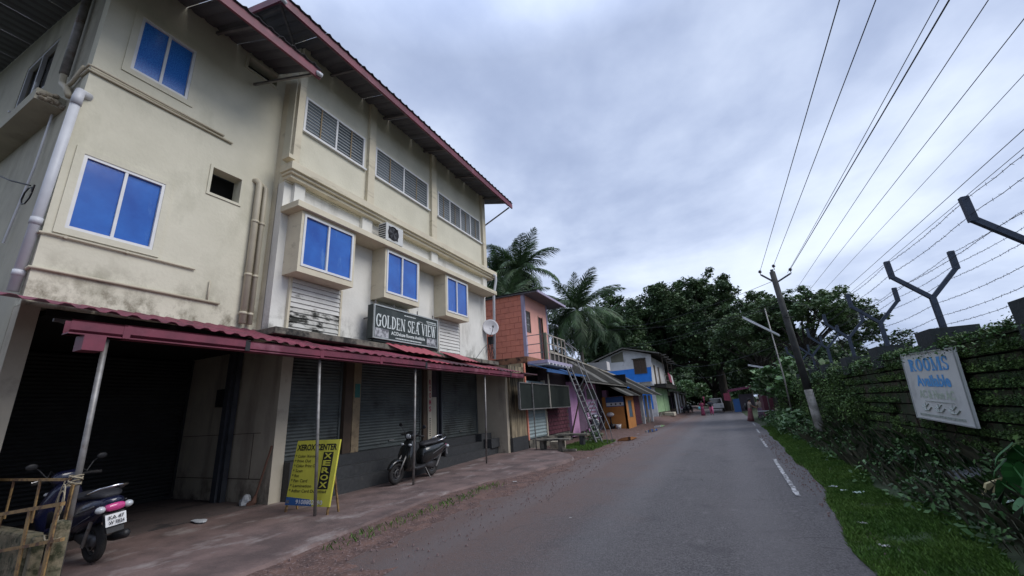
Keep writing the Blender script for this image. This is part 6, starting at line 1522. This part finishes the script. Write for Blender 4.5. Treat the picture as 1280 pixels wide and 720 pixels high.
def street_lamp(lbl, x, y, z, pole_top, tip, tail):
    S = thing('street_lamp', lbl, 'street lamp', (x, y, gz(x, y)), 'tube lamps on the right side')
    MB().tube([(x, y, gz(x, y)-.1), (x+.02, y, z*.5), pole_top], [.035, .03, .022], 8).build('post', 'steelpost', S, smooth=True)
    MB().bar(tip, tail, .06, .04).build('lamp_housing', 'pvcwhite', S)
    d = Vector((0, 0, -.06)); MB().tube([Vector(tip)+d, Vector(tail)+d], .03, 10).build('lamp_tube', 'tube', S, smooth=True)
    return S
street_lamp('long slanting white tube lamp left of the electric pole', 2.52, 22, 4.3, (2.45, 22, 5.4), (1.46, 21.8, 5.12), (2.76, 22.0, 4.10))
street_lamp('small pale tube lamp over the road, low among the shrubs', 2.35, 30, 3.3, (2.3, 30, 3.2), (1.72, 30, 3.42), (2.62, 30, 3.16))

# ================================================================ PEOPLE (small, far down the road)
def person(lbl, x, y, h, heading, top, legs, skirt=False, extra=None, stride=.12, bag=None, lean=0.0, arm=None):
    T = thing('person', lbl, 'person', (0, 0, 0))
    k = h/1.62
    J = dict(pel=(0, 0, .90), bel=(0.01, 0, 1.05), che=(0, 0, 1.25), nec=(0, 0, 1.40), hea=(.02, 0, 1.47), top=(.02, 0, 1.58),
             hl=(0, .09, .86), kl=(stride*.6, .10, .48), al=(stride, .10, .07), tl=(stride+.14, .10, .03),
             hr=(0, -.09, .86), kr=(-stride*.2, -.10, .48), ar=(-stride, -.10, .08), tr=(-stride+.14, -.10, .03),
             sl=(0, .17, 1.34), el=(-.05, .23, 1.10), wl=(.04, .24, .88), fl=(.06, .24, .79),
             sr=(0, -.17, 1.34), er=(.05, -.23, 1.10), wr=(.16, -.22, .92), fr=(.19, -.21, .84))
    if arm: J.update(arm)
    Rr = dict(pel=.13, bel=.12, che=.14, nec=.055, hea=.085, top=.075, hl=.09, kl=.06, al=.042, tl=.035, hr=.09, kr=.06, ar=.042, tr=.035,
              sl=.06, el=.042, wl=.03, fl=.028, sr=.06, er=.042, wr=.03, fr=.028)
    ks = list(J); E_ = [('pel', 'bel'), ('bel', 'che'), ('che', 'nec'), ('nec', 'hea'), ('hea', 'top'), ('pel', 'hl'), ('hl', 'kl'), ('kl', 'al'), ('al', 'tl'), ('pel', 'hr'), ('hr', 'kr'), ('kr', 'ar'), ('ar', 'tr'),
                        ('che', 'sl'), ('sl', 'el'), ('el', 'wl'), ('wl', 'fl'), ('che', 'sr'), ('sr', 'er'), ('er', 'wr'), ('wr', 'fr')]
    me = bpy.data.meshes.new('body'); me.from_pydata([tuple(c*k for c in J[q]) for q in ks], [(ks.index(a), ks.index(b)) for a, b in E_], [])
    me.materials.append(M['skin']); o = bpy.data.objects.new('body', me); COL.objects.link(o); o.parent = T
    sk = o.modifiers.new('skin', 'SKIN')
    for v, q in zip(me.skin_vertices[0].data, ks): v.radius = (Rr[q]*k, Rr[q]*k); v.use_root = (q == 'pel')
    s = o.modifiers.new('sub', 'SUBSURF'); s.levels = 1; s.render_levels = 1
    MB().loft([(.86*k, 0, .155*k, .12*k), (1.0*k, 0, .15*k, .115*k), (1.2*k, .0, .175*k, .13*k), (1.33*k, 0, .185*k, .11*k), (1.40*k, 0, .09*k, .07*k)], 16, 2.4, 'z').build('top', top, T, smooth=True)
    if skirt: MB().loft([(.03*k, 0, .23*k, .24*k), (.3*k, .01, .20*k, .19*k), (.7*k, 0, .17*k, .15*k), (.95*k, 0, .16*k, .13*k)], 20, 2.2, 'z').build('saree_skirt', legs, T, smooth=True)
    else:
        for s_, a, kk in ((1, 'al', 'kl'), (-1, 'ar', 'kr')):
            MB().tube([Vector((0, s_*.085, .90))*k, Vector(J[kk])*k, (Vector(J[a])+Vector((0, 0, .04)))*k], [.105*k, .08*k, .06*k], 12).build('trouser_leg', legs, T, smooth=True)
    for s_, a, b_ in ((1, 'sl', 'el'), (-1, 'sr', 'er')): MB().tube([Vector(J[a])*k, Vector(J[b_])*k], [.07*k, .055*k], 10).build('sleeve', top, T, smooth=True)
    MB().ell((-.005*k, 0, 1.545*k), (.10*k, .085*k, .105*k), 14, 10).ell((-.09*k, 0, 1.50*k), (.05*k, .05*k, .06*k), 10, 8).build('hair', 'hair', T, smooth=True)
    T.location = (x, y, gz(x, y)+.01); T.rotation_euler = (0, lean, heading)
    return T, k
AWAY = PI/2
T, k = person('woman in magenta red clothes carrying a teal bag, walking away on the far road', -2.28, 50, 1.52, AWAY, 'redshirt', 'redshirt', True)
def hung(name, lbl, cat, b, m_, T):
    Mx = Matrix.Translation(T.location) @ T.rotation_euler.to_matrix().to_4x4(); b.move(Mx); return tag(b.build(name, m_, smooth=True), lbl, cat)
hung('shoulder_bag', 'teal bag hanging at the side of the woman in magenta red', 'bag', MB().loft([(.62, 0, .10, .12, .28), (.75, 0, .12, .15, .28), (.95, 0, .10, .13, .27)], 12, 3, 'z'), 'tealbag', T)
hung('umbrella', 'folded pinkish umbrella held up beside the woman in magenta red', 'umbrella', MB().tube([(.15, -.28, .95), (.12, -.3, 1.9)], .012, 6).loft([(1.2, .13, .03, .03, -.29), (1.6, .12, .06, .06, -.3), (1.95, .12, .09, .09, -.3)], 10, 2, 'z'), 'redshirt', T)
T, k = person('person in a dark top and pink trousers walking away with a dark backpack', -1.42, 50, 1.62, AWAY, 'darkshirt', 'pinktrouser', False)
hung('backpack', 'dark backpack on the back of the person in pink trousers', 'bag', MB().loft([(.98, -.17, .13, .08), (1.15, -.20, .17, .11), (1.32, -.18, .15, .09), (1.38, -.16, .08, .05)], 14, 3, 'z'), 'darkshirt', T)
T, k = person('woman in a maroon saree standing at the right road edge, bending forward', 1.33, 33, 1.50, -.1, 'tan_cloth', 'maroonsaree', True, lean=.12,
              arm=dict(el=(.12, .22, 1.12), wl=(.34, .18, 1.05), fl=(.42, .17, 1.03), er=(.12, -.22, 1.12), wr=(.34, -.18, 1.02), fr=(.42, -.17, 1.0)))
hung('shoulder_bag', 'black bag on the back of the woman in the maroon saree', 'bag', MB().loft([(.75, -.22, .12, .07), (.95, -.25, .15, .10), (1.18, -.22, .12, .08)], 12, 3, 'z'), 'black', T)
T2, k = person('person in pale patterned clothes seated behind the woman in the maroon saree', 2.05, 33.6, 1.45, PI*.75, 'tan_cloth', 'mauve', True)
# bicycle style cart the second woman holds: simple handcart
S = thing('handcart', 'small handcart with a pale tray beside the woman in the maroon saree', 'cart', (2.1, 32.8, gz(2, 33)))
zz = gz(2, 33)
MB().box(1.85, 2.75, 32.5, 32.9, zz+.62, zz+.68).build('tray', 'palecloth', S)
for x in (2.0, 2.6): MB().torus((x, 32.7, zz+.22), .20, .02, 'y', 20, 6).build('wheel', 'rubber', S)
MB().bar((1.9, 32.7, zz+.62), (2.0, 32.7, zz+.22), .03).build('leg', 'steelpost', S)
MB().bar((2.7, 32.7, zz+.62), (2.6, 32.7, zz+.22), .03).build('leg', 'steelpost', S)

# ---- far road end: jeep, motorbike, stall
S = thing('parked_jeep', 'small white jeep parked at the bend behind the two walkers', 'jeep', (-.9, 62, gz(-1, 62)))
z0 = gz(-1, 62)
MB().hexa([(-1.9, 60.2, z0+.42), (-.2, 60.2, z0+.42), (-.2, 63.6, z0+.42), (-1.9, 63.6, z0+.42), (-1.9, 60.3, z0+1.05), (-.2, 60.3, z0+1.05), (-.2, 63.6, z0+1.05), (-1.9, 63.6, z0+1.05)]).build('body', 'jeepwhite', S, bevel=.06)
MB().hexa([(-1.82, 60.9, z0+1.051), (-.28, 60.9, z0+1.051), (-.28, 63.5, z0+1.051), (-1.82, 63.5, z0+1.051), (-1.75, 61.2, z0+1.72), (-.35, 61.2, z0+1.72), (-.35, 63.4, z0+1.72), (-1.75, 63.4, z0+1.72)]).build('cabin', 'jeepwhite', S, bevel=.05)
MB().hexa([(-1.70, 60.88, z0+1.12), (-.40, 60.88, z0+1.12), (-.40, 60.93, z0+1.12), (-1.70, 60.93, z0+1.12), (-1.64, 61.13, z0+1.64), (-.46, 61.13, z0+1.64), (-.46, 61.18, z0+1.64), (-1.64, 61.18, z0+1.64)]).build('windscreen', 'darkglass', S)
MB().box(-.29, -.26, 61.5, 63.2, z0+1.15, z0+1.6).build('side_window', 'darkglass', S)
for x in (-1.85, -.25):
    for y in (60.9, 63.0): MB().torus((x, y, z0+.30), .21, .09, 'x', 20, 8).build('wheel', 'rubber', S, smooth=True)
for x in (-1.6, -.5): MB().ell((x, 60.19, z0+.80), (.11, .03, .11), 12, 8).build('headlight', 'clearlens', S)
MB().box(-1.9, -.2, 60.08, 60.2, z0+.40, z0+.52).build('bumper', 'black', S)
S = thing('roadside_stall', 'small magenta roofed stall with a blue front at the end of the road', 'stall', (1.5, 58, gz(1, 58)))
z0 = gz(1, 58)
MB().box(.9, 1.6, 57.6, 59.4, z0, z0+1.5).build('blue_front', 'blueprint', S)
MB().box(1.62, 3.2, 57.7, 59.6, z0, z0+2.0).build('dark_side', 'plum', S)
MB().hexa([(.5, 56.9, z0+2.35), (3.2, 56.9, z0+2.65), (3.2, 59.8, z0+2.9), (.5, 59.8, z0+2.6), (.5, 56.9, z0+2.43), (3.2, 56.9, z0+2.73), (3.2, 59.8, z0+2.98), (.5, 59.8, z0+2.68)]).build('roof_tarp', 'purple_tarp', S)
for x in (.6, 3.1): MB().bar((x, 57, z0), (x, 57, z0+2.4), .07).build('post', 'wood', S)
tag(MB().hexa([(.0, 56.6, z0+1.4), (.7, 56.6, z0+1.3), (.7, 56.7, z0+1.3), (.0, 56.7, z0+1.4), (.0, 56.6, z0+2.2), (.65, 56.6, z0+2.3), (.65, 56.7, z0+2.3), (.0, 56.7, z0+2.2)]).build('hanging_cloth', 'pinkcloth'), 'pink cloths hung out in front of the small roadside stall', 'cloth')
tag(MB().box(2.4, 3.0, 34.4, 37.5, gz(3, 36)+.2, gz(3, 36)+1.75).build('board_fence', 'brick'), 'dark red board panel in the greenery behind the seated person', 'panel')
for i, (x, y, h_, l_) in enumerate(((-7.4, 59, 1.0, 'far motor scooter outside the dim open fronted shop'), (-5.6, 63, 1.0, 'farthest motor scooter on the left by the last shops'))):
    c = None
    root = sc3.copy(); COL.objects.link(root); root.location = (-4.9+.2*i, y, gz(-5, y)); root.rotation_euler = (0, 0, 1.2); root['label'] = l_; ORG[root.name] = Vector((0, 0, 0))
    for ch in list(sc3.children):
        q = ch.copy(); COL.objects.link(q); q.parent = root
        for g_ in ch.children: d = g_.copy(); COL.objects.link(d); d.parent = q

# ================================================================ LITTER
lit = [(1.30, 8.7, .13, 'palecloth', 'pale crumpled rag on the road edge beside the grass', 'rag'), (1.52, 8.05, .16, 'plasticgreen', 'pale green plastic bag at the grass edge, the larger of two', 'bag'),
       (1.38, 8.35, .09, 'plasticgreen', 'small green tinted plastic scrap above the larger green bag', 'bag'), (1.16, 6.5, .09, 'litterw', 'torn white paper lying on the road near the white line', 'paper'),
       (1.13, 5.62, .08, 'litterw', 'white paper scrap on the asphalt nearest the grass', 'paper'), (2.6, 9.2, .17, 'litterw', 'white polythene scrap caught in the weeds below the wall', 'bag'),
       (2.45, 8.6, .10, 'litterw', 'small white scrap in the dark weeds', 'paper'), (2.72, 7.35, .17, 'litterw', 'crumpled white bag among weeds at the end of the grey tarp', 'bag'),
       (-4.35, 8.6, .08, 'litterw', 'crumpled white paper on the red dirt in front of the third awning post', 'paper'), (-3.9, 12.6, .07, 'litterw', 'white wrapper on the dirt beyond the apron', 'paper'),
       (-4.1, 16.5, .10, 'litterw', 'white rubbish at the roadside near the staircase', 'paper'), (-4.3, 17.8, .10, 'litterw', 'another scrap of white rubbish past the staircase foot', 'paper'),
       (-5.6, 15.5, .13, 'litterw', 'white wrapper under the stone benches', 'paper'), (-2.2, 6.0, .035, 'litterw', 'tiny white scrap alone on the asphalt', 'paper'), (-4.2, 22.5, .12, 'litterw', 'white scrap between the puddles', 'paper')]
from mathutils import noise as _n
for i, (x, y, s_, m_, l_, c_) in enumerate(lit):
    s_ *= .55
    z = gz(x, y)+(wallbank(x, y)*smooth01((x-REdge(y))/.4) if x > .9 else 0)+(.12 if x > 2.3 else .03)
    b = MB(); n = 9
    for j in range(n):
        for k in range(n):
            u, v = (j/(n-1)-.5)*2, (k/(n-1)-.5)*2; q = 1-.25*abs(_n.noise(Vector((u*2, v*2, i))))
            b.v.append((x+u*s_*q, y+v*s_*.7*q, z+s_*.45*abs(_n.noise(Vector((u*1.7+i, v*1.7, i*2.3))))+.004))
    for j in range(n-1):
        for k in range(n-1):
            if (j in (0, n-2) and k in (0, n-2)): continue
            b.f.append((j*n+k, j*n+k+1, (j+1)*n+k+1, (j+1)*n+k))
    tag(b.build('litter', m_), l_, c_, 'scattered litter')
b = MB()
for i in range(2600):
    x = rnd.uniform(-4.9, -3.0) if i % 3 else rnd.uniform(.9, 1.25); y = rnd.uniform(2.8, 20)**1.0; s_ = .003+.012*rnd.random()**3; z = gz(x, y)+.024
    b.hexa([(x-s_, y-s_, z-.01), (x+s_, y-s_*.7, z-.01), (x+s_*.8, y+s_, z-.01), (x-s_, y+s_*.9, z-.01), (x-s_*.5, y-s_*.5, z+s_*.8), (x+s_*.6, y-s_*.4, z+s_*.9), (x+s_*.4, y+s_*.5, z+s_*.7), (x-s_*.6, y+s_*.5, z+s_*.9)])
b.build('gravel', 'gravelm', kind='stuff', label='loose gravel on the red verge and along the road edge', cat='gravel')
tag(MB().hexa([(2.30, 7.1, .40), (2.72, 7.3, .44), (2.70, 7.7, .46), (2.32, 7.5, .42), (2.30, 7.1, .41), (2.72, 7.3, .45), (2.70, 7.7, .475), (2.32, 7.5, .43)]).build('grey_tarp', 'darksack'), 'strip of grey tarp lying in the weeds under the ROOMS board', 'tarp')
tag(MB().hexa([(2.32, 6.62, .33), (2.62, 6.72, .34), (2.60, 6.76, .36), (2.32, 6.66, .34), (2.38, 6.64, .44), (2.60, 6.74, .50), (2.59, 6.76, .505), (2.37, 6.66, .445)]).build('broken_tile', 'dry_leaf'), 'pale yellow broken sheet standing in the weeds beside the broad leaved plants', 'tile')
tag(MB().bar((1.9, 7.0, .26), (3.0, 6.3, .40), .16, .012).build('dark_plank', 'black'), 'long dark plank lying in the weeds at lower right', 'plank')
for k in range(4):
    b = leaf_shape(.26, .2, k); b.move(Matrix.Translation((2.42+.05*k, 6.25-.05*k, .36-.02*k)) @ Matrix.Rotation(2.6+.5*k, 4, 'Z') @ Matrix.Rotation(.3+.2*k, 4, 'Y'))
    tag(b.build('fallen_leaf', 'dry_leaf' if k == 1 else 'plasticgreen'), ['greyish fallen leaf on the dark plank', 'yellow fallen leaf at the end of the dark plank', 'pale leaf curling over the edge of the plank', 'pale leaf lying lowest in the weeds by the plank'][k], 'leaf', 'fallen leaves in the weeds')
